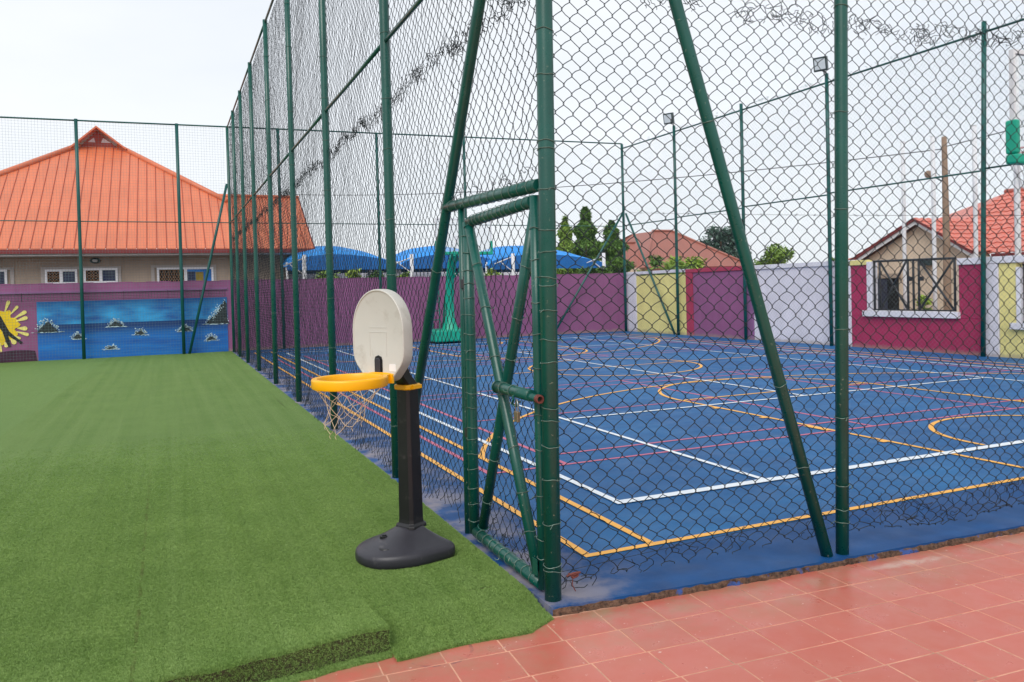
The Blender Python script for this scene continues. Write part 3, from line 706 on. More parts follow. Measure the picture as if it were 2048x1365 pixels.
# padlock
pl = thing('padlock', 'weathered metal padlock hanging from the bolt of the gate', 'padlock', (X0-.09, -1.280, 1.0150))
q = MB(); q.box(X0-.10, X0-.08, -1.305, -1.255, 0.9500, 1.0100); q.build('body', M['brass'], pl, bevel=.004)
q = MB(); q.tube([(X0-.09, -1.297, 1.0050), (X0-.09, -1.297, 1.0500), (X0-.09, -1.292, 1.0700), (X0-.09, -1.280, 1.0780), (X0-.09, -1.268, 1.0700), (X0-.09, -1.263, 1.0500), (X0-.09, -1.263, 1.0050)], .0042, 8); q.build('shackle', M['steel'], pl, smooth=True)
hs = thing('wire_hook', 'twisted green steel hook between the gate bolt and the padlock', 'hook', (X0-.09, -1.250, 1.05))
q = MB(); q.tube([(X0-.06, -1.230, 1.10), (X0-.095, -1.240, 1.09), (X0-.1, -1.260, 1.075), (X0-.095, -1.230, 1.05), (X0-.085, -1.250, 1.035), (X0-.085, -1.290, 1.045), (X0-.09, -1.285, 1.06), (X0-.06, -1.260, 1.06)], .0075, 8); q.build('hook_wire', M['pipe'], hs, smooth=True)
# rusty clip on the mesh
q = MB(); cxx, cyy, czz = NP(.115, .12, .0)
for k in range(5):
    a = k*1.3; q.tube([(cxx-.04+.01*k, cyy-.012, czz+.012*math.sin(a)), (cxx+.0, cyy-.022, czz+.014*math.cos(a)), (cxx+.045-.006*k, cyy-.012, czz+.01*math.sin(a+1))], .006, 6)
q.tube([(cxx, cyy-.01, czz), (cxx-.01, cyy-.02, czz-.05), (cxx+.012, cyy-.015, czz-.09)], .003, 5)
tag(q.build('rusty_clip', M['rust'], smooth=True), 'small rusty wire clip on the mesh low beside the corner post', 'clip')

# ---------------- back fence
YB = 20.773
bf = thing('net_fence', 'tall green net fence on thin posts in front of the purple far wall', 'fence', (0, YB, 0))
bx = [-11.4, -8.3, -5.44, -2.754, .2, 3.38, 6.47, 9.62]
for x in bx: pipe(bf, (x, YB, -.03), (x, YB, 7.0+.008*x), .048, material=M['pipe_far'], n=12)
zc = lambda x: 6.98+.012*x
for a, b in zip(bx+[12.86], bx[1:]+[12.86]):
    if a == b: continue
    pipe(bf, (a, YB, zc(a)), (b, YB, zc(b)), .024, name='rail', material=M['pipe_far'], n=8)
    pipe(bf, (a, YB, 4.0), (b, YB, 4.0), .014, name='rail', material=M['pipe_far'], n=8)
pipe(bf, (-2.6, YB+.02, .0), (-1.37, YB+.0, 5.2), .04, name='brace', material=M['pipe_far'], n=10)
pipe(bf, (9.83, YB+.02, .1), (12.82, YB+.0, 4.48), .04, name='brace', material=M['pipe_far'], n=10)
def lines_np(segs, r, nrm):
    P = np.array(segs, float); return tubes_np(P, nrm, r, 3)
sg = [[(x, YB+.03, .05), (x+random.uniform(-.01, .01), YB+.03, 6.95)] for x in np.arange(-12, -1.4, .08)]
sg += [[(-12, YB+.03, z), (-1.4, YB+.03, z)] for z in np.arange(.1, 6.95, .08)]
V, F = lines_np(sg, .0021, (0, 1, 0))
np_obj('square_net', [V], [F], M['wire_far'], bf)
dg = []
Ln, Hn = 14.2, 6.9
for k in np.arange(-Hn, Ln, .115):
    for s_ in (0, 1):
        a, b = max(0, k), min(Ln, k+Hn); z1, z2 = a-k, b-k
        xa, xb = (-1.3+a, -1.3+b) if s_ == 0 else (-1.3+Ln-a, -1.3+Ln-b)
        dg.append([(xa, YB+.03, .05+z1), (xb, YB+.03, .05+z2)])
V, F = lines_np(dg, .0013, (0, 1, 0)); np_obj('diamond_net', [V], [F], M['wire_far'], bf)
# net hem lying along the left wall
sg = [[(x, YB+.06, 1.73), (x, YB+.06, 1.93)] for x in np.arange(-12, -1.5, .08)]+[[(-12, YB+.06, z), (-1.5, YB+.06, z)] for z in np.arange(1.73, 1.95, .045)]
sg += [[(x, YB+.055, 1.70), (x, YB+.055, 1.96)] for x in (-8.2, -6.95, -5.95, -4.35, -3.15, -2.25) for _ in range(3)]
V, F = lines_np(sg, .006, (0, 1, 0)); np_obj('net_hem', [V], [F], M['black_steel'], bf, label='narrow dark strip of doubled net across the wall')
# ---------------- right fence
XR = 12.86
rf = thing('net_fence', 'tall green net fence on thin posts in front of the multicoloured side wall', 'fence', (XR, 10, 0))
ry = [20.773, 17.384, 13.92, 10.53, 6.28, 3.0]
for i, y in enumerate(ry): pipe(rf, (XR, y, -.03), (XR, y-(.14 if i == 4 else 0), 7.12 if i not in (1, 3) else 7.15), .05, material=M['pipe_far'], n=12)
for a, b in zip(ry, ry[1:]+[-2]):
    pipe(rf, (XR, a, 6.95+.15*(20-a)/-40), (XR, b, 6.95+.15*(20-b)/-40), .026, name='rail', material=M['pipe_far'], n=8)
    pipe(rf, (XR, a, 4.02), (XR, b, 3.98), .02, name='rail', material=M['pipe_far'], n=8)
pipe(rf, (XR, 20.6, 4.468), (XR, 17.6, .03), .04, name='brace', material=M['pipe_far'], n=10)
dg = []; Ln, Hn = 22.0, 6.85
for k in np.arange(-Hn, Ln, .115):
    for s_ in (0, 1):
        a, b = max(0, k), min(Ln, k+Hn); z1, z2 = a-k, b-k
        ya, yb = (YB-a, YB-b) if s_ == 0 else (YB-Ln+a, YB-Ln+b)
        dg.append([(XR+.03, ya, .05+z1), (XR+.03, yb, .05+z2)])
V, F = lines_np(dg, .0014, (1, 0, 0)); np_obj('diamond_net', [V], [F], M['wire_far'], rf)
V, F = tangle((XR+.03, 0, 0), (0, 1, 0), (1, 0, 0), 2, 20.7, lambda u: 7.0+.05*np.sin(u*3), 14, .003, 55, spread=.06); np_obj('loose_wire', [V], [F], M['wire_far'], rf)
# floodlights on two posts
def floodlight(y, label):
    t = thing('floodlight', label, 'floodlight', (XR-.06, y, 7.15), group='floodlights on the side fence posts')
    q = MB(); q.box(-.07, .07, -.17, .17, .0, .36); o = q.build('housing', M['lamp_body'], t, world=False, bevel=.01)
    o.location = (-.12, 0, .05); o.rotation_euler = (0, R(-12), R(28))
    q = MB(); q.box(-.078, -.071, -.135, .135, .045, .315); o2 = q.build('glass', M['lamp_glass'], t, world=False); o2.location = o.location; o2.rotation_euler = o.rotation_euler
    q = MB(); q.tube([(.06, 0, 0), (.02, 0, .05), (-.1, 0, .07)], .018, 8); q.build('bracket', M['lamp_body'], t, world=False)
floodlight(17.384, 'small square floodlight on the farther post of the side fence')
floodlight(10.53, 'larger looking square floodlight on the nearer post of the side fence')

# ------------------------------------------------------------------ back wall and mural
bw = thing('boundary_wall', 'long plain purple boundary wall at the far end of court and turf', 'wall', (0, 21.0, 0))
MB().box(-16, 13.1, 21.04, 21.26, -.1, 2.2).build('wall_panel', M['purple'], bw, bevel=.01)
q = MB()
for x in np.arange(-16, 13, .35): q.box(x, x+.34, 21.035, 21.265, 2.2, 2.2+.015+.02*abs(math.sin(x*3.1)))
q.build('rough_wall_top', M['purple'], bw)
MB().box(-16, -1.45, 20.99, 21.038, 1.70+.24, 1.76+.24).build('ledge', M['purple_light'], bw, bevel=.005)
def mural_mat():
    t = NT('sea_mural_paint'); x, y, z = t.xyz()
    hz = 1.03
    skyc = t.mix(t.ramp(t.noise(1.1, 6, stretch=(1, 1, 2.6)), .3, .7), srgb(6, 66, 150), srgb(54, 172, 234))
    topd = t.n('ShaderNodeMapRange'); topd.inputs[1].default_value = 1.35; topd.inputs[2].default_value = 1.7; t.l(z, topd.inputs[0])
    skyc = t.mix(t.math('MULTIPLY', topd.outputs[0], .7), skyc, srgb(8, 60, 140))
    sea = t.mix(t.ramp(t.noise(1.2, 6, stretch=(.7, 1, 5)), .3, .7), srgb(8, 84, 170), srgb(16, 120, 205))
    dk = t.n('ShaderNodeMapRange'); dk.inputs[1].default_value = hz-.42; dk.inputs[2].default_value = hz-.1; t.l(z, dk.inputs[0])
    sea = t.mix(t.math('MULTIPLY', dk.outputs[0], .85), sea, srgb(4, 36, 92))
    foam = t.ramp(t.noise(3, 6, stretch=(1, 1, 9), rough=.7), .72, .78); sea = t.mix(t.math('MULTIPLY', foam, .5), sea, srgb(120, 185, 225))
    c = t.mix(t.math('GREATER_THAN', z, hz), sea, skyc)
    return t.fin(c, .5, t.noise(70, 5), .3, .005)
M['mural'] = mural_mat()
M['rock'] = mat('painted_rock_dark', srgb(34, 42, 46), .7, .5, 9, .2, 60, dirt=srgb(96, 104, 104), dlo=.6, dhi=.7, dscale=12)
M['foam'] = mat('painted_foam_white', srgb(206, 230, 240), .6, .15, 9, 0)
M['sun_yellow'] = mat('painted_splash_yellow', srgb(238, 200, 20), .6, .12, 4, 0)
M['sun_pale'] = mat('painted_splash_pale', srgb(242, 226, 130), .6, .08, 4, 0)
M['silhouette'] = mat('painted_silhouette', srgb(24, 22, 28), .6, .2, 4, 0)
M['hill'] = mat('painted_dark_hills', srgb(62, 26, 52), .7, .25, 5, 0)
mu_ = thing('wall_mural', 'painted blue sea mural with small foaming rocks on the purple wall', 'mural', (-4, 21.03, .9))
MB().box(-6.62, -1.46, 21.022, 21.045, -.02, 1.70).build('sea_painting', M['mural'], mu_)
def rock(cx, cz, w, h, seed):
    r_ = random.Random(seed); top_ = []; n = 11
    for i in range(n+1):
        t = i/n; env = (1-abs(2*t-1))**.85; top_.append((cx-w/2+w*t, cz+h*env*(.82+r_.uniform(0, .3))))
    poly = [(cx-w*.56, cz-h*.06)]+top_+[(cx+w*.56, cz-h*.07), (cx, cz-h*.1)]
    q = MB(); q.prism(poly, 'y', 21.012, 21.021); ro = q.build('painted_rock', M['rock'], mu_)
    f = MB()
    for i in range(int(60+w*70)):   # spray dabs round the top
        t = r_.uniform(0, 1); env = (1-abs(2*t-1))**.85; zz = cz+h*(env*1.02)+abs(r_.gauss(0, .16*h+.02)); xx = cx-w/2+w*t+r_.gauss(0, .03)
        s_ = r_.uniform(.008, .026); a = r_.uniform(0, 3); f.quad(*[(xx+s_*math.cos(a+j*1.57)*(1 if j % 2 else .5), 21.0135, zz+s_*math.sin(a+j*1.57)) for j in range(4)])
    for i in range(12):
        xx = cx+r_.uniform(-.75, .75)*w; l = r_.uniform(.05, .16)*w+.02; zz = cz-h*.08+r_.uniform(-.012, .012)
        f.quad((xx-l, 21.010, zz), (xx, 21.010, zz-.008), (xx+l, 21.010, zz), (xx, 21.010, zz+.009))
    f.build('painted_foam', M['foam'], ro)
for i, a in enumerate([(-6.36, .84, .50, .30, 1), (-4.6, .92, .40, .15, 2), (-5.6, .60, .30, .14, 3), (-3.95, .64, .30, .13, 4), (-2.7, .70, .38, .13, 5), (-4.75, .25, .28, .07, 6), (-1.95, .38, .30, .14, 7), (-1.75, .90, .66, .36, 8)]): rock(*a)
q = MB(); q.prism([(-1.85, 1.0), (-1.78, 1.2), (-1.7, 1.32), (-1.66, 1.46), (-1.6, 1.5), (-1.55, 1.6), (-1.5, 1.55), (-1.47, 1.5), (-1.47, .9), (-1.7, .9)], 'y', 21.013, 21.0205); big = q.build('painted_rock', M['rock'], mu_, label='tall dark rock at the right end of the sea painting')
f = MB()
for i in range(70):
    t = random.random(); xx = lerp(-1.9, -1.52, t)+random.gauss(0, .03); zz = lerp(1.05, 1.62, t)+random.gauss(0, .04); s_ = random.uniform(.008, .022); a = random.uniform(0, 3)
    f.quad(*[(xx+s_*math.cos(a+j*1.57)*(1 if j % 2 else .5), 21.011, zz+s_*math.sin(a+j*1.57)) for j in range(4)])
f.build('painted_foam', M['foam'], big)
# splash with leaping figure, and dark hills
sm = thing('wall_mural', 'painted yellow splash with a dark leaping figure on the purple wall', 'mural', (-7.6, 21.03, .9))
sx, sz = -7.55, 1.02
blob = []
for k in range(60):
    a = 2*math.pi*k/60; rr_ = .46+.05*math.sin(a*7)+.04*math.sin(a*13+1); blob.append((sx+rr_*math.cos(a), sz+rr_*math.sin(a)*1.0))
q = MB(); q.prism(blob, 'y', 21.024, 21.034); q.build('splash', M['sun_yellow'], sm)
for k in range(19):
    a = 2*math.pi*k/19+random.uniform(-.13, .13); d0 = .44; d1 = random.uniform(.54, .74); wd = random.uniform(.018, .052)
    ax, az = math.cos(a), math.sin(a); px, pz = -az, ax
    P = [(sx+ax*d0-px*wd*.3, sz+az*d0-pz*wd*.3)]+[(sx+ax*d1+wd*1.3*(ax*math.cos(t)+px*math.sin(t)), sz+az*d1+wd*1.3*(az*math.cos(t)+pz*math.sin(t))) for t in [-1.8, -1.2, -.6, 0, .6, 1.2, 1.8]]+[(sx+ax*d0+px*wd*.3, sz+az*d0+pz*wd*.3)]
    q = MB(); q.prism(P, 'y', 21.022, 21.033); q.build('splash_drop', M['sun_pale'], sm)
q = MB()
def limb(pts, ws):
    for (a, b, wa, wb) in zip(pts, pts[1:], ws, ws[1:]):
        a, b = Vector((a[0], 0, a[1])), Vector((b[0], 0, b[1])); d = (b-a).normalized(); n_ = Vector((-d.z, 0, d.x)); a2 = a-d*wa*.3; b2 = b+d*wb*.3
        q.prism([((a2+n_*wa).x, (a2+n_*wa).z), ((a2-n_*wa).x, (a2-n_*wa).z), ((b2-n_*wb).x, (b2-n_*wb).z), ((b2+n_*wb).x, (b2+n_*wb).z)], 'y', 21.014-.0004*len(q.f) % .003, 21.0235)
limb([(-7.72, 1.62), (-7.64, 1.42), (-7.58, 1.28)], [.02, .03, .05]); limb([(-7.58, 1.30), (-7.48, 1.05), (-7.38, .86)], [.075, .085, .07])
limb([(-7.40, .9), (-7.22, .72), (-7.08, .60), (-7.03, .55)], [.055, .045, .028, .04]); limb([(-7.42, .88), (-7.36, .62), (-7.32, .46)], [.055, .045, .03]); limb([(-7.6, 1.24), (-7.8, 1.1), (-7.95, 1.2)], [.04, .03, .02])
q.build('painted_figure', M['silhouette'], sm, label='dark painted figure leaping with one arm raised')
hp = [(-9.5, -.02)]+[(x, .17+.09*abs(math.sin(x*2.4))+.1*(x+9.5)/2.8) for x in np.arange(-9.5, -6.66, .08)]+[(-6.64, -.02)]
q = MB(); q.prism(hp, 'y', 21.027, 21.039); q.build('painted_hills', M['hill'], sm)

# ------------------------------------------------------------------ side wall
xw = 13.0
sw = thing('boundary_wall', 'side boundary wall in bright yellow, purple, white and magenta panels', 'wall', (xw, 10, 0))
def panel(name, y0, y1, z0, z1, mt, dx=0, label=None, bev=.008): return MB().box(xw+dx, xw+.2-abs(dx)*.5, min(y0, y1), max(y0, y1), z0, z1).build(name, M[mt], sw, bevel=bev, label=label)
panel('pillar', 20.2, 21.03, -.1, 2.14, 'lavender', -.02, 'white pillar at the far corner')
panel('wall_panel', 17.07, 20.195, -.1, 2.09, 'yellow_wall', 0, 'pale yellow panel')
panel('coping', 17.07, 21.03, 2.145, 2.25, 'lavender', -.035)
panel('pillar', 16.70, 17.065, -.1, 2.11, 'crimson', -.03, 'crimson pillar')
panel('coping', 13.7, 17.06, 2.115, 2.24, 'crimson', -.04, 'crimson coping')
panel('wall_panel', 14.1, 16.695, -.1, 2.11, 'purple', 0, 'purple panel in a crimson frame')
panel('pillar', 13.7, 14.095, -.1, 2.11, 'purple_light', -.025, 'light purple pillar')
panel('wall_panel', 10.25, 13.695, -.1, 2.11, 'lavender', 0, 'lavender white panel')
panel('pillar', 9.98, 10.245, -.1, 2.11, 'lavender', -.02)
panel('coping', 9.98, 13.695, 2.115, 2.24, 'white_wall', -.04)
panel('wall_panel', 9.46, 9.975, .80, 2.09, 'magenta', 0); panel('wall_panel', 6.30, 9.975, -.1, .797, 'magenta', 0, 'magenta panel below the grille'); panel('wall_panel', 6.30, 6.93, .80, 1.99, 'magenta', 0)
panel('coping', 9.46, 9.975, 2.095, 2.22, 'yellow_wall', -.035, 'cream coping left of the grille')
panel('frame', 9.30, 9.455, .95, 2.17, 'white_wall', -.03); panel('window_sill', 6.90, 9.56, .80, .945, 'white_wall', -.09)
panel('frame', 6.93, 6.99, .95, 2.0, 'stucco_r', -.01)
panel('coping', 3.2, 6.95, 1.995, 2.14, 'white_wall', -.04)
panel('pillar', 6.0, 6.295, -.1, 1.99, 'lavender', -.03, 'white pillar right of the magenta panel')
panel('wall_panel', 5.62, 5.995, .6, 1.99, 'yellow_wall', 0); panel('wall_panel', -2, 5.995, -.1, .597, 'yellow_wall', 0, 'pale yellow panel at the near end')
panel('window_sill', 4.2, 5.72, .605, .74, 'white_wall', -.09); panel('frame', 5.52, 5.615, .745, 1.9, 'white_wall', -.03); panel('wall_panel', -2, 4.2, .6, 1.99, 'yellow_wall', 0)
def bars(parent, ysegs, x, r=.014):
    for (y0, z0, y1, z1) in ysegs: pipe(parent, (x, y0, z0), (x, y1, z1), r, name='bar', material=M['black_steel'], n=6)
gr = MB().box(xw+.015, xw+.05, 7.0, 9.29, .955, .985).build('grille', M['black_steel'], sw)
bars(gr, [(9.26, .98, 9.26, 2.18), (9.1, .98, 9.1, 2.17), (7.05, .98, 7.05, 2.14), (9.28, 2.17, 7.02, 2.15), (8.28, .98, 8.28, 2.17), (8.13, .98, 8.13, 2.17), (7.98, .98, 7.98, 2.17),
          (9.08, 2.14, 8.3, .99), (8.32, 2.14, 8.7, 1.56), (7.96, 2.14, 7.08, .99), (7.08, 2.12, 7.96, .99), (8.7, 1.56, 9.08, .99)], xw+.03, .028)
q = MB(); q.box(xw+.0, xw+.05, 8.18, 8.26, 1.66, 1.76); q.box(xw+.0, xw+.05, 7.86, 7.97, 1.66, 1.76); q.build('lock_box', M['black_steel'], gr)
g2 = MB().box(xw+.015, xw+.05, 4.2, 5.5, .745, .775).build('grille', M['black_steel'], sw)
bars(g2, [(5.47, .77, 5.47, 1.95), (5.3, .77, 5.3, 1.95), (4.9, .77, 4.9, 1.95), (4.5, .77, 4.5, 1.95), (5.5, 1.94, 4.2, 1.94)], xw+.03, .022)

# white posts and cables beyond the side wall
for i, (y, z, lab) in enumerate([(9.61, 5.27, 'thin white post left of the brown utility pole beyond the side wall'), (8.73, 5.25, 'white post touching the brown utility pole beyond the side wall'), (7.61, 5.3, 'thin white post between the utility pole and the right house'), (6.59, 6.7, 'tallest white post at the right edge before the red roof')]):
    t = thing('white_post', lab, 'post', (14.5, y, 0), group='white posts beyond the side wall'); pipe(t, (14.5, y, -.05), (14.5, y, z), .05 if i != 3 else .065, material=M['white'], n=12)
    pipe(t, (14.5, y, z), (14.5, y, z+.02), .058 if i != 3 else .072, name='cap', material=M['white'], n=12)
up_ = thing('utility_pole', 'brown concrete utility pole with a round street lamp beyond the side wall', 'pole', (14.8, 8.6, 0))
q = MB(); q.tube([(14.8, 8.62, -.05), (14.8, 8.62, 2.5), (14.8, 8.64, 5.25)], [.1, .085, .06], 12); q.build('pole', M['concrete_pole'], up_, smooth=True)
q = MB(); q.tube([(14.8, 8.62, 4.12), (14.78, 8.72, 4.16), (14.7, 8.84, 4.27)], .02, 8); q.build('lamp_arm', M['lamp_body'], up_, smooth=True)
q = MB(); q.tube([(14.7, 8.82, 4.26), (14.7, 8.88, 4.29), (14.7, 8.97, 4.34), (14.7, 9.06, 4.38), (14.7, 9.12, 4.40)], [.035, .08, .105, .09, .035], 14); q.build('lamp_head', M['concrete_pole'], up_, smooth=True)
def cable(name, a, b, sag, r, label, barbs=0, cat='cable'):
    pts = [Vector(a).lerp(Vector(b), i/16)-Vector((0, 0, sag*4*(i/16)*(1-i/16))) for i in range(17)]
    q = MB(); q.tube(pts, r, 5)
    for i in range(barbs):
        p_ = Vector(a).lerp(Vector(b), i/barbs); t_ = i/barbs; p_.z -= sag*4*t_*(1-t_)
        for k in range(3): d = Vector((random.uniform(-1, 1), random.uniform(-1, 1), random.uniform(-1, 1)))*.05; q.tube([p_-d, p_+d], .006, 3)
    tag(q.build(name, M['black_steel'], smooth=False), label, cat)
cable('barbed_wire', (13.3, 21, 4.55), (14.3, 3, 2.75), .05, .005, 'barbed wire strand sloping down along the side wall', 26, 'wire')
cable('power_cable', (14.8, 8.62, 4.95), (2, 32, 6.3), .4, .012, 'thin black power cable running from the utility pole to the far left')
cable('power_cable', (14.8, 8.62, 5.0), (17, -6, 7.0), .2, .012, 'thin black power cable running from the utility pole to the right')

# ------------------------------------------------------------------ left house
h1 = thing('orange_roof_house', 'low house with a big orange metal hip roof behind the mural wall', 'house', (-5, 25.8, 0))
MB().box(-14, 1.1, 25.8, 30, -.1, 3.35).build('wall', M['stucco'], h1)
E0, Z0, SL = 25.0, 3.462, .65
rz = lambda y: Z0+(y-E0)*SL
def ridge_y(x):
    xl, xr_ = -13.34, 1.95
    y1 = E0+(x-xl)*1.005; yt = 32.2
    if x > -4.85: y2 = 32.3-(x+4.85)*1.062
    else: y2 = 99
    y = min(y1, yt, y2)
    if x > -1.28: y = max(y, 28.5)
    return y
dxp = .318; x = -13.3; k = 0
while x < 1.95:
    x2 = min(x+dxp, 1.95); ya, yb = ridge_y(x+.001), ridge_y(x2-.001)
    if ya-E0 > .1 or yb-E0 > .1:
        q = MB(); zo = .0
        q.add([(x, E0, rz(E0)), (x2-.012, E0, rz(E0)), (x2-.012, yb, rz(yb)), (x, ya, rz(ya)), (x, E0, rz(E0)-.03), (x2-.012, E0, rz(E0)-.03), (x2-.012, yb, rz(yb)-.03), (x, ya, rz(ya)-.03)],
              [(0, 1, 2, 3), (7, 6, 5, 4), (0, 4, 5, 1), (1, 5, 6, 2), (2, 6, 7, 3), (3, 7, 4, 0)])
        # raised rib on the left edge of the sheet
        q.cm = 1
        hgt = .035
        q.add([(x-.018, E0-.01, rz(E0)), (x+.018, E0-.01, rz(E0)), (x, E0-.01, rz(E0)+hgt), (x-.018, ya, rz(ya)), (x+.018, ya, rz(ya)), (x, ya, rz(ya)+hgt)], [(0, 1, 2), (0, 2, 5, 3), (1, 4, 5, 2), (3, 5, 4)])
        q.build('roof_panel', [M['roof'], M['rib']], h1)
    x = x2; k += 1
def capline(parent, a, b, w=.11, mt='roof', name='hip_cap'):
    pipe(parent, a, b, w, name=name, material=M[mt], n=8)
capline(h1, (-13.3, 25.05, 3.5), (-6.32, 32.15, 8.16)); capline(h1, (-4.85, 32.25, 8.2), (-.85, 28.05, 5.48))
capline(h1, (-1.2, 28.5, 5.76), (1.97, 28.5, 5.76), .07, name='ridge_cap')
# roof backs (unseen slopes)
q = MB(); q.quad((-13.34, 25, 3.4), (-6.3, 32.2, 8.1), (-6.3, 36, 8.1), (-13.34, 43, 3.4)); q.quad((-4.85, 32.2, 8.1), (2, 25, 3.4), (2, 43, 3.4), (-4.85, 36, 8.1)); q.quad((-1.28, 28.5, 5.73), (1.95, 28.5, 5.73), (1.95, 32, 3.5), (-1.28, 32, 3.5))
q.build('rear_roof', M['roof'], h1)
q = MB(); q.prism([(-6.32, 8.1), (-4.85, 8.1), (-5.66, 8.80)], 'y', 32.25, 32.3); gb = q.build('gablet', M['vent'], h1)
q = MB(); q.prism([(-6.0, 8.32), (-5.72, 8.32), (-5.76, 8.52)], 'y', 32.235, 32.25); q.prism([(-5.5, 8.32), (-5.12, 8.32), (-5.42, 8.52)], 'y', 32.235, 32.25); q.build('vent_opening', M['white'], gb)
q = MB(); q.quad((-6.75, 31.7, 7.9), (-5.68, 31.7, 8.88), (-5.68, 36, 8.88), (-6.75, 36, 7.9)); q.quad((-4.55, 31.7, 7.98), (-5.68, 31.7, 8.88), (-5.68, 36, 8.88), (-4.55, 36, 7.98)); o = q.build('gablet_roof', M['roof'], h1); sl_ = o.modifiers.new('s', 'SOLIDIFY'); sl_.thickness = .06
MB().box(-13.3, 1.95, 24.97, 25.0, 3.29, 3.43).build('fascia', M['fascia'], h1)
MB().box(-13.3, 1.9, 25.02, 25.79, 3.27, 3.30).build('soffit', M['stucco'], h1)
pipe(h1, (-13.2, 25.06, 3.22), (1.2, 25.06, 3.26), .036, name='gutter_pipe', material=M['gutter'], n=8)
q = MB(); q.box(1.95, 1.98, 25, 28.5, 3.3, 3.4); q.prism([(25, 3.32), (28.5, 5.6), (28.5, 5.75), (25, 3.46)], 'x', 1.95, 1.98); q.build('rake_board', M['fascia'], h1)
def sur(x0, x1, z1):
    q = MB(); q.box(x0, x1, 25.76, 25.80, z1-.09, z1); q.box(x0, x0+.11, 25.765, 25.80, 2.0, z1-.092); q.box(x1-.11, x1, 25.765, 25.80, 2.0, z1-.092); q.build('plaster_surround', M['surround'], h1)
sur(-7.07, -4.62, 2.88); sur(-3.66, -1.48, 2.90); sur(-9.6, -7.85, 2.88)
def window(x0, x1, z0, z1, left, right):
    w = MB(); t_ = .07; xm = (x0+x1)/2
    for (a, b, c, d) in ((x0, x1, z1-t_, z1), (x0, x1, z0, z0+t_), (x0, x0+t_, z0+t_, z1-t_), (x1-t_, x1, z0+t_, z1-t_), (xm-.05, xm+.05, z0+t_, z1-t_)): w.box(a, b, 25.73, 25.78, c, d)
    fr = w.build('window', M['white_frame'], h1)
    for (a, b, kd) in ((x0+t_, xm-.05, left), (xm+.05, x1-t_, right)):
        MB().box(a, b, 25.765, 25.785, z0+t_, z1-t_).build('pane', M[{'bars': 'interior', 'dark': 'glass_dark', 'blue': 'glass_blue'}[kd]], fr)
        if kd == 'bars':
            q = MB(); n = max(2, int((b-a)/.16)); dx_ = (b-a)/n
            hh = (z1-z0-2*t_)/2
            for i in range(n):
                for j in range(2):
                    cx_, cz_ = a+dx_*(i+.5), z0+t_+hh*(j+.5); q.tube([(cx_+dx_*.48*math.cos(u), 25.755, cz_+hh*.48*math.sin(u)) for u in [k*math.pi/4 for k in range(8)]], .007, 4, closed=True)
                    q.tube([(cx_-dx_*.5, 25.75, cz_-hh*.5), (cx_+dx_*.5, 25.75, cz_+hh*.5)], .006, 4); q.tube([(cx_+dx_*.5, 25.75, cz_-hh*.5), (cx_-dx_*.5, 25.75, cz_+hh*.5)], .006, 4)
            q.build('burglar_bars', M['grille_tan'], fr)
        if kd == 'blue': MB().box(a+.28, a+.55, 25.755, 25.764, z0+t_, z1-t_-.1).build('curtain', M['curtain_yellow'], fr); MB().box(a, a+.26, 25.756, 25.7645, z0+t_, z1-t_-.08).build('reflection_pane', M['glass_dark'], fr)
window(-6.95, -5.98, 2.28, 2.79, 'bars', 'dark'); window(-5.79, -4.73, 2.30, 2.82, 'bars', 'dark'); window(-3.47, -1.58, 2.0, 2.81, 'bars', 'blue'); window(-9.3, -8.05, 2.0, 2.81, 'bars', 'dark')
wl = thing('wall_lamp', 'dark oval bulkhead lamp under the eaves of the orange roof house', 'lamp', (-5.42, 25.74, 3.08))
q = MB(); q.tube([(-5.42, 25.80, 3.08), (-5.42, 25.74, 3.08), (-5.42, 25.70, 3.08)], [.17, .16, .11], 16); o = q.build('lamp_body', M['lamp_body'], wl, smooth=True); o.scale = (1, 1, .6)
q = MB(); q.tube([(-5.42, 25.70, 3.08), (-5.42, 25.66, 3.08), (-5.42, 25.64, 3.08)], [.09, .07, .02], 12); o = q.build('lamp_glass', M['lamp_glass'], wl, smooth=True); o.scale = (1, 1, .6)

# ------------------------------------------------------------------ blue shade canopies
def canopy(x0, x1, zb, H, label, skew=.5, y0=23.9, y1=29):
    t = thing('shade_canopy', label, 'canopy', ((x0+x1)/2, y0, 0), group='blue shade canopies behind the far wall')
    q = MB(); nx, ny = 22, 12; g_ = []
    for i in range(nx+1):
        u = i/nx; col = []
        for j in range(ny+1):
            v = j/ny; uu = u**(math.log(.5)/math.log(skew)); f_ = math.sin(math.pi*uu)**.62 if 0 < u < 1 else 0
            gg = math.sin(math.pi*(.05+.9*v))**.55
            z = zb+.16*f_+(H-.16)*f_*gg+.02*math.sin(u*19)*math.sin(v*9)
            col.append((lerp(x0, x1, u), lerp(y0, y1, v)+.05*math.sin(u*11), z))
        g_.append(col)
    for a, b in zip(g_, g_[1:]):
        for j in range(ny): q.quad(a[j], b[j], b[j+1], a[j+1])
    cv = q.build('cover', M['canopy'], t, smooth=True)
    q = MB()
    for a, b in zip(g_, g_[1:]):
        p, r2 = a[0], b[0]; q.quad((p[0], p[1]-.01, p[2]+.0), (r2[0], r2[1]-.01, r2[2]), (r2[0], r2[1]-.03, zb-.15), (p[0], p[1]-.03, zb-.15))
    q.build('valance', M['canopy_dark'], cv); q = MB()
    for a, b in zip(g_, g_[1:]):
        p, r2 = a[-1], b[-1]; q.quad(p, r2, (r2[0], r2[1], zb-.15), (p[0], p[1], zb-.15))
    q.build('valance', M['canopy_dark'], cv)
    for xx in (x0+.05, x1-.05):
        for yy in (y0+.3, y1-.3): pipe(t, (xx, yy, -.1), (xx, yy, zb+.15), .045, name='leg', material=M['white'], n=10)
    return t
canopy(.78, 4.93, 2.74, .87, 'leftmost blue cloth shade canopy behind the purple wall', .42)
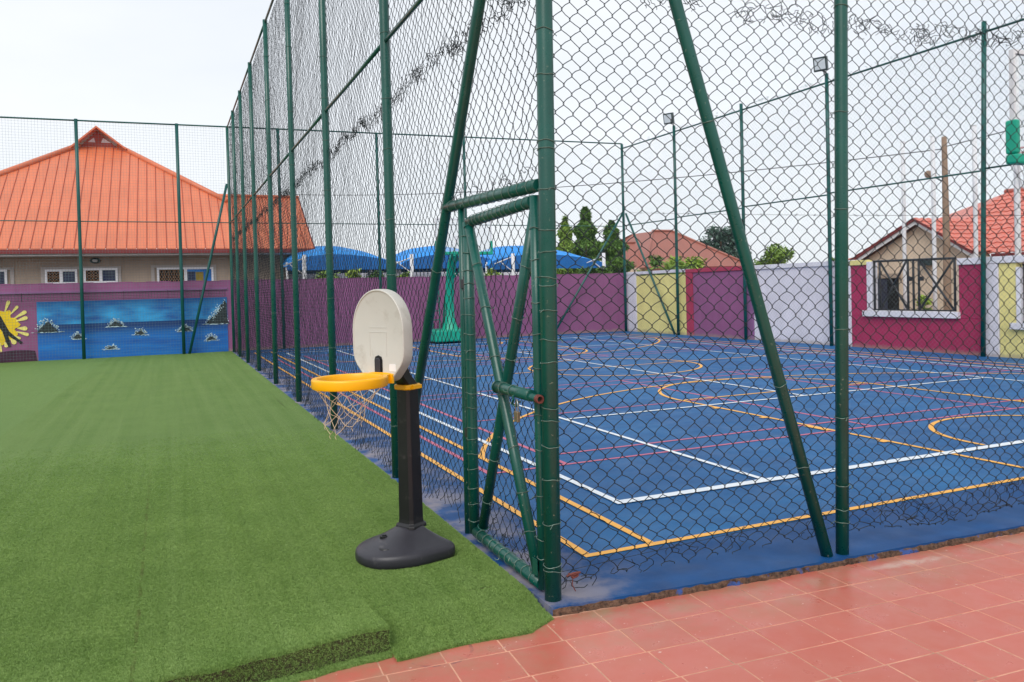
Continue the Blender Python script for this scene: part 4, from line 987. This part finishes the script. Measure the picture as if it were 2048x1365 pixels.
canopy(4.95, 9.0, 2.74, .86, 'middle blue cloth shade canopy behind the teal basketball stand', .5)
canopy(8.35, 13.6, 2.66, .92, 'rightmost blue cloth shade canopy tapering towards the tall conical trees', .42, y0=23.5, y1=28.4)
for i, xx in enumerate((1.3, 5.22, 9.33, 13.42)):
    t = thing('canopy_post', ['white post at the left end of the blue canopies', 'white post between the left and middle blue canopies', 'white post between the middle and right blue canopies', 'white post at the right end of the blue canopies'][i], 'post', (xx, 23.3, 0), group='white posts before the canopies')
    pipe(t, (xx, 23.3, -.1), (xx, 23.3, 3.12), .07, material=M['white'], n=12)
    pipe(t, (xx, 23.3, 3.0), (xx-.75, 23.4, 2.72), .02, name='arm', material=M['white'], n=8); pipe(t, (xx, 23.3, 2.4), (xx-.5, 23.4, 2.8), .018, name='arm', material=M['white'], n=8)
gw = MB(); gw.box(.6, 13.6, 29.6, 29.8, -.1, 3.0); tag(gw.build('rear_wall', M['white_wall']), 'pale wall seen in the gap beneath the blue canopies', 'wall')

# ------------------------------------------------------------------ vegetation
def leaf_cloud(fn, n, size, seed, droop=.3):
    r_ = np.random.default_rng(seed); P = fn(r_, n)
    th = r_.uniform(0, 6.28, n); ph = r_.normal(-droop, .6, n); s = size*r_.uniform(.5, 1.4, n)
    d = np.stack([np.cos(th)*np.cos(ph), np.sin(th)*np.cos(ph), np.sin(ph)], 1); sd_ = np.stack([-np.sin(th), np.cos(th), r_.normal(0, .5, n)], 1)
    a = P; b = P+d*s[:, None]*.5+sd_*s[:, None]*.22; c = P+d*s[:, None]; e_ = P+d*s[:, None]*.5-sd_*s[:, None]*.22
    V = np.stack([a, b, c, e_], 1).reshape(-1, 3); F = np.arange(n*4).reshape(n, 4); return V, F
def tree(name, label, loc, crown, n, size, leaf, trunk_h, trunk_r, seed, cat='tree', group=None, droop=.3, limbs=4):
    t = thing(name, label, cat, loc, group=group)
    V, F = leaf_cloud(crown, n, size, seed, droop); V = V+np.array(loc)
    o = np_obj('crown', [V], [F], M[leaf], t); del o['kind']; o.data.polygons.foreach_set('use_smooth', np.zeros(len(F), bool))
    q = MB(); x, y, z = loc; r_ = random.Random(seed); q.tube([(x, y, z-.1), (x+.03, y, z+trunk_h*.5), (x, y+.03, z+trunk_h)], [trunk_r, trunk_r*.75, trunk_r*.3], 8)
    for k in range(limbs):
        a = r_.uniform(0, 6.28); h0 = trunk_h*r_.uniform(.4, .8); l = trunk_h*r_.uniform(.2, .4)
        q.tube([(x, y, z+h0), (x+math.cos(a)*l*.5, y+math.sin(a)*l*.5, z+h0+l*.5), (x+math.cos(a)*l, y+math.sin(a)*l, z+h0+l*.8)], [trunk_r*.4, trunk_r*.25, trunk_r*.08], 6)
    q.build('trunk', M['bark'], t, smooth=True); return t
def cone(h0, h1, r0):
    def f(r_, n):
        t = r_.uniform(0, 1, n)**.8; z = h0+(h1-h0)*t; rad = r0*(1-t)**.75*(.82+.25*np.sin(z*7+r_.uniform(0, 1)))*np.sqrt(r_.uniform(.25, 1, n)); a = r_.uniform(0, 6.28, n)
        rad = rad*(1+.18*np.sin(a*3+z*4)); return np.stack([np.cos(a)*rad, np.sin(a)*rad, z], 1)
    return f
def blobs(cs):   # list of (x,y,z,r)
    def f(r_, n):
        cs_ = np.array(cs); w = cs_[:, 3]**2; k = r_.choice(len(cs_), n, p=w/w.sum()); d = r_.normal(0, 1, (n, 3)); d /= np.linalg.norm(d, axis=1, keepdims=True)
        return cs_[k, :3]+d*cs_[k, 3:4]*(r_.uniform(.35, 1.05, (n, 1)))*np.array([1, 1, .8])
    return f
def rblobs(n, R0, H0, H1, r, seed):
    r_ = random.Random(seed); o = []
    for i in range(n):
        a = r_.uniform(0, 6.28); d = R0*math.sqrt(r_.random()); z = r_.uniform(H0, H1); k = 1-abs((z-H0)/(H1-H0)-.45)*.9
        o.append((math.cos(a)*d*k, math.sin(a)*d*k, z, r*r_.uniform(.6, 1.2)))
    return o
tree('mast_tree', 'slim conical tree partly hidden behind the corner post', (15.14, 30, 0), cone(.8, 5.3, 1.2), 11000, .15, 'leaf_mid', 4.6, .1, 1, group='conical mast trees', droop=1.0)
tree('mast_tree', 'tallest conical tree with drooping leaves right of the blue canopies', (16.3, 30, 0), cone(.6, 5.8, 1.75), 20000, .16, 'leaf_dark', 5.0, .12, 2, group='conical mast trees', droop=1.0)
tree('mast_tree', 'dark conical tree nearest the far corner of the court', (17.8, 30, 0), cone(.6, 5.1, 1.8), 20000, .16, 'leaf_dark', 4.4, .12, 3, group='conical mast trees', droop=1.0)
tree('broadleaf_tree', 'large grey-green tree rising behind the far red roof', (42.0, 52, 0), blobs(rblobs(16, 2.3, 1.8, 6.4, .95, 4)), 8000, .34, 'leaf_grey', 5.5, .25, 4)
tree('broadleaf_tree', 'bushy green tree showing above the white wall panel', (46.5, 50, 0), blobs(rblobs(12, 2.0, 1.5, 4.6, .75, 5)), 4500, .4, 'leaf_mid', 4.0, .2, 5)
tree('broadleaf_tree', 'small dark tree at the right end of the white wall panel', (53.2, 50, 0), blobs(rblobs(8, 1.1, 2, 3.9, .55, 6)), 1800, .36, 'leaf_dark', 3.2, .15, 6)
tree('leafy_bush', 'bright lime-green bush in front of the far red roof', (25.5, 34, 0), blobs(rblobs(12, 2.2, 1.2, 3.3, .7, 7)), 5200, .28, 'leaf_lime', 2.5, .12, 7, cat='bush')
tree('leafy_bush', 'dark green bush next to the conical trees', (20.9, 31, 0), blobs(rblobs(9, 1.0, 1.2, 3.1, .55, 8)), 3000, .25, 'leaf_dark', 2.4, .1, 8, cat='bush')
tree('leafy_bush', 'olive green bush below the left end of the far red roof', (22.4, 30.5, 0), blobs(rblobs(8, .9, 1.2, 2.75, .5, 9)), 2600, .25, 'leaf_mid', 2.2, .1, 9, cat='bush')
for i, (x, lab) in enumerate([(1.9, 'spiky green shrub under the left end of the canopies'), (2.9, 'light green shrub under the leftmost canopy'), (3.7, 'dark green shrub under the leftmost canopy'), (4.5, 'green shrub left of the second white post'), (8.3, 'yellow-green shrub left of the third white post'), (9.9, 'yellow-green shrub right of the third white post'), (12.0, 'dark green shrub below the right canopy'), (12.9, 'green shrub beside the rightmost white post')]):
    tree('garden_shrub', lab, (x, 22.6, 0), blobs(rblobs(5, .4, 1.6, 2.42, .24, 20+i)), 900, .14, ['leaf_mid', 'leaf_lime', 'leaf_dark', 'leaf_mid', 'leaf_lime', 'leaf_lime', 'leaf_dark', 'leaf_dark'][i], 1.9, .05, 20+i, cat='shrub', group='shrubs beyond the far wall')
def palm(loc, h, label, seed, L_=1.9, n=15):
    t = thing('palm_tree', label, 'palm', loc); x, y, z = loc; q = MB(); q.tube([(x, y, z-.1), (x+.05, y, z+h*.5), (x, y, z+h)], [.14, .1, .09], 8); q.build('trunk', M['bark'], t, smooth=True)
    r_ = random.Random(seed)
    for k in range(n):
        a = 2*math.pi*k/n+r_.uniform(-.2, .2); el = r_.uniform(.1, 1.2); q = MB(); pts = []
        for i in range(9):
            s_ = i/8*L_; pts.append(Vector((x+math.cos(a)*s_*math.cos(el), y+math.sin(a)*s_*math.cos(el), z+h+s_*math.sin(el)-.33*s_*s_)))
        q.tube(pts, [.02]*4+[.012]*5, 4)
        for i in range(1, 9):
            for j in range(3):
                p_ = pts[i-1].lerp(pts[i], j/3); tn = (pts[i]-pts[i-1]).normalized(); sd_ = Vector((-math.sin(a), math.cos(a), 0))
                for sg_ in (-1, 1):
                    e_ = p_+sd_*sg_*.32*(1-i/11)+tn*.22-Vector((0, 0, .14)); q.quad(p_, p_+tn*.035, e_)
        q.build('frond', M['leaf_mid'], t)
palm((23.7, 33.5, 0), 2.55, 'feathery palm in front of the far red roof', 3)

# ------------------------------------------------------------------ far red-roofed house
h2 = thing('red_roof_house', 'distant house with a faded red hip roof beyond the trees', 'house', (33, 48, 0))
MB().box(28.8, 40, 46, 56, -.1, 3.1).build('wall', M['stucco_r'], h2)
def slope(parent, poly, mt, name, nstrips, ax0, ax1, rib='rib'):
    """roof slope quad/tri split into sheet strips along its eave; poly = eave_a, eave_b, top_b, top_a"""
    a, b, c, d = [Vector(p) for p in poly]
    for i in range(nstrips):
        t0, t1 = i/nstrips, (i+.94)/nstrips
        q = MB(); n_ = (b-a).cross(d-a); n_ = n_.normalized() if n_.length else Vector((0, 0, 1)); n_ = n_ if n_.z > 0 else -n_
        p = [a.lerp(b, t0), a.lerp(b, t1), d.lerp(c, t1), d.lerp(c, t0)]; q.add([*p, *[v-n_*.05 for v in p]], [(0, 1, 2, 3), (7, 6, 5, 4), (0, 4, 5, 1), (1, 5, 6, 2), (2, 6, 7, 3), (3, 7, 4, 0)])
        q.build(name, M[mt], parent)
slope(h2, [(29.6, 45, 3.1), (39.3, 45, 3.1), (34.7, 49, 6.1), (32.9, 49, 6.1)], 'roof_far', 'roof_panel', 26, 0, 1)
q = MB(); q.quad((29.6, 45, 3.1), (32.9, 49, 6.1), (32.9, 52, 6.1), (29.6, 57, 3.1)); q.quad((39.3, 45, 3.1), (34.7, 49, 6.1), (34.7, 52, 6.1), (38.0, 57, 3.1)); q.quad((28, 57, 3.1), (39.5, 57, 3.1), (34.6, 52, 6.1), (32.8, 52, 6.1)); q.build('roof_side', M['roof_far'], h2)
slope(h2, [(27.6, 46.6, 3.3), (31.0, 46.6, 3.3), (31.2, 49.0, 5.15), (29.8, 49.0, 5.15)], 'roof_far', 'roof_panel', 9, 0, 1)
q = MB(); q.quad((27.6, 46.6, 3.3), (29.8, 49, 5.15), (29.8, 51, 5.15), (27.6, 53, 3.3)); q.build('roof_side', M['roof_far'], h2)
for a, b in (((29.6, 45, 3.15), (32.9, 49, 6.15)), ((32.9, 49, 6.15), (34.7, 49, 6.15)), ((34.7, 49, 6.15), (39.3, 45, 3.15)), ((29.8, 49, 5.2), (31.2, 49, 5.2))): pipe(h2, a, b, .1, name='hip_cap', material=M['roof_far'], n=6)
MB().box(29.6, 39.3, 44.9, 45.0, 2.9, 3.1).build('fascia', M['fascia'], h2)
# ------------------------------------------------------------------ right house with gable
h3 = thing('gabled_house', 'beige gabled house with salmon tile roof beyond the side wall', 'house', (18, 10, 0))
gy0, gy1, gp_ = 9.85, 14.17, 11.72
q = MB(); q.prism([(9.9, -.1), (14.0, -.1), (14.0, 2.30), (gp_, 3.36), (9.9, 2.34)], 'x', 17.7, 18.2); q.build('gable_wall', M['stucco_r'], h3)
MB().box(18.25, 26, 0, 9.88, -.1, 2.28).build('wall', M['stucco_r'], h3); MB().box(18.21, 24, 9.9, 14, -.1, 2.25).build('wall', M['stucco_r'], h3)
# bargeboards (white under red)
for (ya, za, yb, zb_) in ((gy1, 2.30, gp_, 3.46), (gp_, 3.46, gy0, 2.36)):
    q = MB(); q.prism([(ya, za), (yb, zb_), (yb, zb_+.085), (ya, za+.085)], 'x', 17.38, 17.42); q.build('bargeboard', M['fascia'], h3)
    q = MB(); q.prism([(ya, za-.11), (yb, zb_-.12), (yb, zb_-.003), (ya, za-.003)], 'x', 17.44, 17.47); q.build('bargeboard', M['white'], h3, label='white board under the gable edge')
def tiled_slope(parent, a, b, c, d, rows, cols, mt='roof_tile'):
    """eave a-b, ridge d-c ; rows of overlapping tile courses, each course a part"""
    a, b, c, d = map(Vector, (a, b, c, d)); nrm = (b-a).cross(d-a).normalized(); nrm = nrm if nrm.z > 0 else -nrm
    for i in range(rows):
        t0, t1 = i/rows, (i+1.12)/rows; t1 = min(t1, 1); q = MB(); L0 = (a.lerp(d, t0), b.lerp(c, t0)); L1 = (a.lerp(d, t1), b.lerp(c, t1))
        for j in range(cols):
            for (u0, u1, h0, h1) in ((j/cols, (j+.5)/cols, 0, .035), ((j+.5)/cols, (j+1)/cols, .035, 0)):
                lift = .03
                q.quad(L0[0].lerp(L0[1], u0)+nrm*(h0+lift), L0[0].lerp(L0[1], u1)+nrm*(h1+lift), L1[0].lerp(L1[1], u1)+nrm*h1, L1[0].lerp(L1[1], u0)+nrm*h0)
                q.quad(L0[0].lerp(L0[1], u0)+nrm*(h0+lift), L0[0].lerp(L0[1], u1)+nrm*(h1+lift), L0[0].lerp(L0[1], u1)+nrm*(h1-.01), L0[0].lerp(L0[1], u0)+nrm*(h0-.01))
        q.build('tile_course', M[mt], parent)
# small gable roof slopes
tiled_slope(h3, (17.36, gy0-.05, 2.42), (23, gy0-.05, 2.42), (23, gp_, 3.52), (17.36, gp_, 3.52), 8, 22)
tiled_slope(h3, (23, gy1+.05, 2.36), (17.36, gy1+.05, 2.36), (17.36, gp_, 3.52), (23, gp_, 3.52), 8, 22)
# lean-to tiles to the left of the gable
tiled_slope(h3, (17.9, 15.6, 2.25), (17.9, 13.4, 2.3), (20.5, 13.4, 3.0), (20.5, 14.4, 3.0), 5, 9)
# main roof facing the court
tiled_slope(h3, (18.0, 12.5, 2.36), (18.0, -1, 2.36), (22.2, 1.0, 4.45), (22.2, 12.2, 4.45), 14, 50)
pipe(h3, (22.2, 12.2, 4.5), (22.2, 1, 4.5), .08, name='ridge_cap', material=M['roof_tile'], n=8)
q = MB(); q.quad((18.0, 12.5, 2.36), (22.2, 12.2, 4.45), (22.2, 14.5, 3.9), (20.0, 15.4, 3.1)); q.build('roof_side', M['roof_tile'], h3)
MB().box(17.95, 17.98, -1, 9.7, 2.24, 2.36).build('fascia', M['fascia'], h3); pipe(h3, (18.0, 9.6, 2.15), (18.0, -1, 2.15), .045, name='gutter_pipe', material=M['stucco_r'], n=8)
# door with dark curtain in the gable wall
dr = MB().box(17.66, 17.695, 12.55, 13.35, -.05, 1.75).build('door', M['interior'], h3)
q = MB()
for i in range(8): q.tube([(17.62, 12.95+i*.05, 0), (17.62, 12.95+i*.05, 1.72)], .03, 6)
q.build('curtain', mat('slate_curtain', srgb(52, 54, 72), .9, .2, 4, 0), dr)
q = MB(); q.box(17.60, 17.69, 12.45, 13.45, 1.76, 1.9); q.build('door_hood', M['stucco'], h3)
q = MB(); q.box(17.45, 17.695, 11.25, 11.6, 2.1, 2.28); q.build('air_vent', M['lamp_body'], h3)
tree('leafy_bush', 'small lime-green plant seen through the black grille opening', (16.3, 10.55, 0), blobs(rblobs(5, .22, .7, 1.35, .18, 40)), 700, .14, 'leaf_lime', 1.0, .03, 40, cat='bush')

# ------------------------------------------------------------------ teal basketball stands
def hoop(loc, rz_, label, z_s=1.0):
    t = thing('basketball_stand', label, 'basketball hoop', loc, rz_, group='teal basketball stands')
    P = lambda q, n, mt, **k: q.build(n, M[mt], t, world=False, **k)
    q = MB(); q.box(-.66, .66, -.1, 1.25, .05, .44); P(q, 'base', 'teal', bevel=.05)
    q = MB()
    for sx_ in (-.4, .4):
        for sy_ in (.05, 1.1): q.tube([(sx_-.03, sy_, .045), (sx_+.03, sy_, .045)], .045, 10)
    P(q, 'wheels', 'black_plastic')
    # main mast leaning toward the court (+y is behind, -y over the court)
    q = MB(); q.tube([(0, .35, .40), (0, .35, .75), (0, .35, 1.25), (0, .25, 2.1), (0, .0, 2.62), (0, -.35, 2.92)], [.30, .17, .15, .15, .15, .13], 8); P(q, 'mast', 'teal', smooth=True)
    q = MB(); q.tube([(0, 1.1, .42), (0, .85, 1.4), (0, .35, 2.25)], .035, 8); P(q, 'rear_strut', 'teal_d', smooth=True)
    q = MB()
    for sx_ in (-.42, -.18): q.tube([(sx_, .9, .42), (sx_, .9, 1.75)], .022, 6)
    for z in (.75, 1.05, 1.35, 1.65): q.tube([(-.42, .9, z), (-.18, .9, z)], .018, 6)
    P(q, 'ladder_frame', 'teal_d')
    for sx_ in (-.22, .22):
        q = MB(); q.tube([(sx_*.4, .1, 2.55), (sx_, -1.15, 3.2)], .028, 6); q.tube([(sx_*.4, .3, 2.05), (sx_, -1.15, 2.9)], .028, 6); P(q, 'arm', 'teal')
    bd = MB().box(-.9, .9, -1.22, -1.19, 2.62, 3.64).build('backboard', M['board'], t, world=False); bd.location = (0, 0, .29)
    q = MB(); q.box(-.93, .93, -1.23, -1.18, 3.64, 3.68); q.box(-.93, -.90, -1.23, -1.18, 2.66, 3.64); q.box(.90, .93, -1.23, -1.18, 2.66, 3.64); q.build('board_frame', M['white'], bd, world=False)
    q = MB(); q.box(-.95, .95, -1.27, -1.15, 2.54, 2.64); q.box(-.95, -.88, -1.27, -1.15, 2.64, 2.98); q.box(.88, .95, -1.27, -1.15, 2.64, 2.98); q.build('board_padding', M['teal'], bd, world=False, bevel=.02)
    q = MB(); q.box(-.3, .3, -1.228, -1.222, 3.1, 3.14); q.box(-.3, -.26, -1.228, -1.222, 2.75, 3.1); q.box(.26, .3, -1.228, -1.222, 2.75, 3.1); q.build('target_square', M['white'], bd, world=False)
    q = MB(); q.tube([(.225*math.cos(a), -1.62+.225*math.sin(a), 2.82) for a in [k*math.pi/12 for k in range(24)]], .012, 6, closed=True); q.box(-.08, .08, -1.42, -1.27, 2.74, 2.83); rm = P(q, 'rim', 'red_rim', smooth=True); rm.location = (0, 0, .27)
    q = MB()
    for k in range(12):
        a = k*math.pi/6
        for sg_ in (-1, 1): q.tube([(.225*math.cos(a), -1.62+.225*math.sin(a), 2.81), (.18*math.cos(a+sg_*.26), -1.62+.18*math.sin(a+sg_*.26), 2.66), (.14*math.cos(a), -1.62+.14*math.sin(a), 2.52), (.12*math.cos(a+sg_*.26), -1.62+.12*math.sin(a+sg_*.26), 2.4)], .005, 4)
    q.build('net', M['white'], rm, world=False)
    return t
g_ = NT('clear_backboard'); g_.b.inputs['Transmission Weight'].default_value = .0; g_.b.inputs['Alpha'].default_value = .22; M['board'] = g_.fin(srgb(220, 228, 232), .1)
M['red_rim'] = mat('red_rim_paint', srgb(190, 40, 50), .4, .1, 5, 0)
hoop((5.42, 19.35, 0), 0, 'teal padded basketball stand at the far end of the court')
hoop((5.53, -1.28+.0, 0), math.pi, 'teal padded basketball stand at the near end, board corner at the right edge')

# ------------------------------------------------------------------ child's basketball stand on the turf
kx, ky = -1.80, -.40; nang = math.atan2(-.503, -.864)-math.pi/2     # local +y points where the ring points
ks = thing('toy_basketball_hoop', "children's basketball stand with grey board, yellow ring and black base on the turf", 'toy hoop', (kx, ky, .006), nang)
def KB(q, n, mt, par=None, **k): return q.build(n, M[mt], par or ks, world=False, **k)
# base: D-shaped mound; its own slight rotation
bang = R(-14)
def dshape(s, z, cy=0.0, n=34):
    """outline of D: flat back at y=-.13, round front"""
    pts = []; wd, ln = .275, .375
    for i in range(n):
        a = 2*math.pi*i/n; ca_, sa_ = math.cos(a), math.sin(a)
        ex = 2/2.4; x_ = wd*math.copysign(abs(ca_)**ex, ca_); y_ = (ln if sa_ > 0 else .185)*math.copysign(abs(sa_)**(2/(2.0 if sa_ > 0 else 7)), sa_)
        if sa_ < 0: x_ = wd*math.copysign(abs(ca_)**(2/7), ca_)
        pts.append((x_*s, y_*s+cy, z))
    return pts
q = MB(); loops = [(0.955, 0, 0), (.99, .012, 0), (1.0, .03, 0), (1.0, .055, 0), (.985, .072, 0), (.95, .083, 0), (.86, .093, 0), (.70, .112, 0), (.52, .138, 0), (.40, .162, -.0), (.31, .180, 0), (.27, .186, 0)]
vs = []; n = 34
for s_, z_, c_ in loops: vs += dshape(s_, z_, c_ , n) if s_ > .5 else [(lerp(p[0], math.copysign(min(abs(p[0]), .075), p[0]), 0), p[1]*.9, p[2]) for p in dshape(s_, z_, c_, n)]
fs = []
for i in range(len(loops)-1):
    for j in range(n): j2 = (j+1) % n; fs.append((i*n+j, i*n+j2, (i+1)*n+j2, (i+1)*n+j))
fs += [tuple(range(n-1, -1, -1)), tuple((len(loops)-1)*n+j for j in range(n))]
q.add(vs, fs); base = KB(q, 'base', 'base_plastic', smooth=True); base.rotation_euler = (0, 0, bang); base.location = (.0, .0, 0)
q = MB(); q.tube([(.03, .185, .128), (.03, .185, .146)], .03, 18); q.tube([(.03, .185, .146), (.03, .185, .152)], .014, 12); KB(q, 'filler_cap', 'black_plastic', base, smooth=True)
q = MB(); q.tube([(-.075, .235, .1005), (-.075, .235, .106)], [.05, .046], 20); o = KB(q, 'dimple', 'black_plastic', base, smooth=True); 
# pole: chamfered square, tapering
def oct_(w, z, cx=0, cy=0, c=.30):
    k = w*c; return [(cx-w+k, cy-w, z), (cx+w-k, cy-w, z), (cx+w, cy-w+k, z), (cx+w, cy+w-k, z), (cx+w-k, cy+w, z), (cx-w+k, cy+w, z), (cx-w, cy+w-k, z), (cx-w, cy-w+k, z)]
def loft(q, ls):
    n = len(ls[0]); vs = [p for l in ls for p in l]; fs = [(i*n+j, i*n+(j+1) % n, (i+1)*n+(j+1) % n, (i+1)*n+j) for i in range(len(ls)-1) for j in range(n)]
    fs += [tuple(range(n-1, -1, -1)), tuple((len(ls)-1)*n+j for j in range(n))]; q.add(vs, fs); return q
q = loft(MB(), [oct_(.082, .175, 0, -.0), oct_(.08, .192), oct_(.066, .205), oct_(.064, .23), oct_(.0565, 1.085)]); KB(q, 'pole', 'black_plastic', bevel=.003)
q = MB()
for sx_ in (-1, 1): q.box(sx_*.0605-.003, sx_*.0605+.003, -.012, .012, .22, .36)
KB(q, 'pole_rib', 'black_plastic')
q = loft(MB(), [oct_(.066, 1.068), oct_(.07, 1.075), oct_(.07, 1.096), oct_(.066, 1.102)]); q.box(-.03, .05, -.083, -.066, 1.073, 1.098); q.box(-.083, -.066, -.05, .03, 1.073, 1.098); KB(q, 'collar', 'yellow_plastic', bevel=.003)
q = loft(MB(), [oct_(.055, 1.10), [(p[0]*1.0, p[1]+.05, p[2]) for p in oct_(.05, 1.16)], [(p[0], p[1]+.09, p[2]) for p in oct_(.045, 1.26)], [(p[0], p[1]+.12, p[2]) for p in oct_(.035, 1.36)]]); KB(q, 'neck', 'black_plastic', bevel=.002)
# backboard
def board_outline(s=1.0, W_=.226, zc_=1.43):
    P = []; 
    for i in range(25):
        a = math.pi*i/24; ca_, sa_ = math.cos(a), math.sin(a); P.append((W_*math.copysign(abs(ca_)**.96, ca_), .03+.26*sa_))
    P += [(-W_, .0), (-W_*1.0, -.08), (-W_*.985, -.125), (-W_*.94, -.16), (-W_*.86, -.19), (-W_*.55, -.268), (-W_*.47, -.283), (-W_*.36, -.29), (W_*.36, -.29), (W_*.47, -.283), (W_*.55, -.268), (W_*.86, -.19), (W_*.94, -.16), (W_*.985, -.125), (W_, -.08), (W_, .0)]
    return [(x_*s, zc_+z_*(1-(1-s)*.85)) for x_, z_ in P]
bfy, bby = .235, .145
q = MB(); ls = [[(x_, y_, z_) for x_, z_ in board_outline(s_)] for s_, y_ in ((.93, bby), (.985, bby+.006), (1.0, bby+.02), (1.0, bfy-.012), (.992, bfy-.003), (.975, bfy), (.955, bfy-.001), (.945, bfy-.006), (.93, bfy-.0075))]
loft(q, ls); bb = KB(q, 'backboard', 'grey_plastic', smooth=True); bb.location = (.022, 0, 0)
bfc = bfy-.0075
q = MB(); 
for (a, b, c, d) in ((-.075, .075, 1.478, 1.482), (-.075, .075, 1.448, 1.452)): q.box(a, b, bfc-.001, bfc+.0018, c, d)
for x_ in (-.075, .071): q.box(x_, x_+.004, bfc-.001, bfc+.0018, 1.30, 1.446)
KB(q, 'moulded_lines', 'grey_plastic', bb)
q = MB(); q.prism([(-.148, 1.208), (-.098, 1.208), (-.092, 1.214), (-.092, 1.248), (-.098, 1.254), (-.142, 1.254), (-.148, 1.248)], 'y', bfc-.001, bfc+.0015); KB(q, 'sticker', 'sticker', bb)
q = MB(); q.prism([(-.034, 1.19), (.034, 1.19), (.034, 1.275), (.026, 1.296), (.0, 1.305), (-.026, 1.296), (-.034, 1.275)], 'y', bfc-.001, bfc+.004); sl = KB(q, 'slot', 'black_plastic', bb)
q = MB(); q.prism([(-.023, 1.19), (.023, 1.19), (.023, 1.272), (.015, 1.288), (-.015, 1.288), (-.023, 1.272)], 'y', bfc+.004, bfc+.014); KB(q, 'latch', 'base_plastic', bb, bevel=.004)
# ring
ryc, rzc, RR = .47, 1.163, .205
q = MB(); n = 40; sec = [(-.016, -.03), (-.020, -.024), (-.020, .02), (-.015, .03), (.012, .03), (.018, .022), (.018, -.018), (.013, -.03)]
vs = []
for i in range(n):
    a = 2*math.pi*i/n
    for (dr_, dz_) in sec: vs.append(((RR+dr_)*math.cos(a), ryc+(RR+dr_)*math.sin(a)*1.04, rzc+dz_))
K_ = len(sec); fs = [(i*K_+j, i*K_+(j+1) % K_, ((i+1) % n)*K_+(j+1) % K_, ((i+1) % n)*K_+j) for i in range(n) for j in range(K_)]
q.add(vs, fs)
q.prism([(-.155, ryc-.135), (-.11, bfy+.0), (.11, bfy+.0), (.155, ryc-.135), (.09, ryc-.188), (0, ryc-.214), (-.09, ryc-.188)], 'z', rzc-.027, rzc+.0305)
rg = KB(q, 'ring', 'yellow_plastic', smooth=True, bevel=.002); rg.location = (.022, 0, 0)
q = MB()
q.prism([(-.11, 1.135), (.11, 1.135), (.11, 1.193), (.06, 1.20), (-.06, 1.20), (-.11, 1.193)], 'y', bfc, bfy+.012); KB(q, 'ring_bracket', 'yellow_plastic', bevel=.003)
# net: knotted cords, gathered and hanging uneven
q = MB(); nk = 8; levels = 5
def npnt(i, l):
    a = 2*math.pi*(i+(.5 if l % 2 else 0))/nk; rad = [.192, .165, .132, .112, .10, .105][l]; r_ = random.Random(i*31+l*7)
    z_ = rzc-.028-[0, .04, .085, .13, .17, .205][l]+r_.uniform(-.012, .012)
    return (rad*math.cos(a)+r_.uniform(-.012, .012)*l/2, ryc+rad*math.sin(a)+r_.uniform(-.012, .012)*l/2+.01*l, z_-(.012*l*max(0, math.sin(a))))
for l in range(levels):
    for i in range(nk):
        a_ = npnt(i % nk, l)
        for nb in ((i, (i-1) % nk) if l % 2 == 0 else (i, (i+1) % nk)):
            b_ = npnt(nb % nk, l+1); mid = tuple((a_[k]+b_[k])/2+(0, 0, -.006)[k] for k in range(3)); q.tube([a_, mid, b_], .0019, 4, cap=False)
        q.tube([(a_[0]-.003, a_[1], a_[2]), (a_[0]+.003, a_[1], a_[2]-.002)], .0036, 5)
for k in range(5):
    p_ = npnt(k, 5); q.tube([p_, (p_[0]+.01, p_[1], p_[2]-.012), (p_[0]-.006, p_[1]+.006, p_[2]-.026)], .0017, 4)
KB(q, 'net', 'cord', rg)
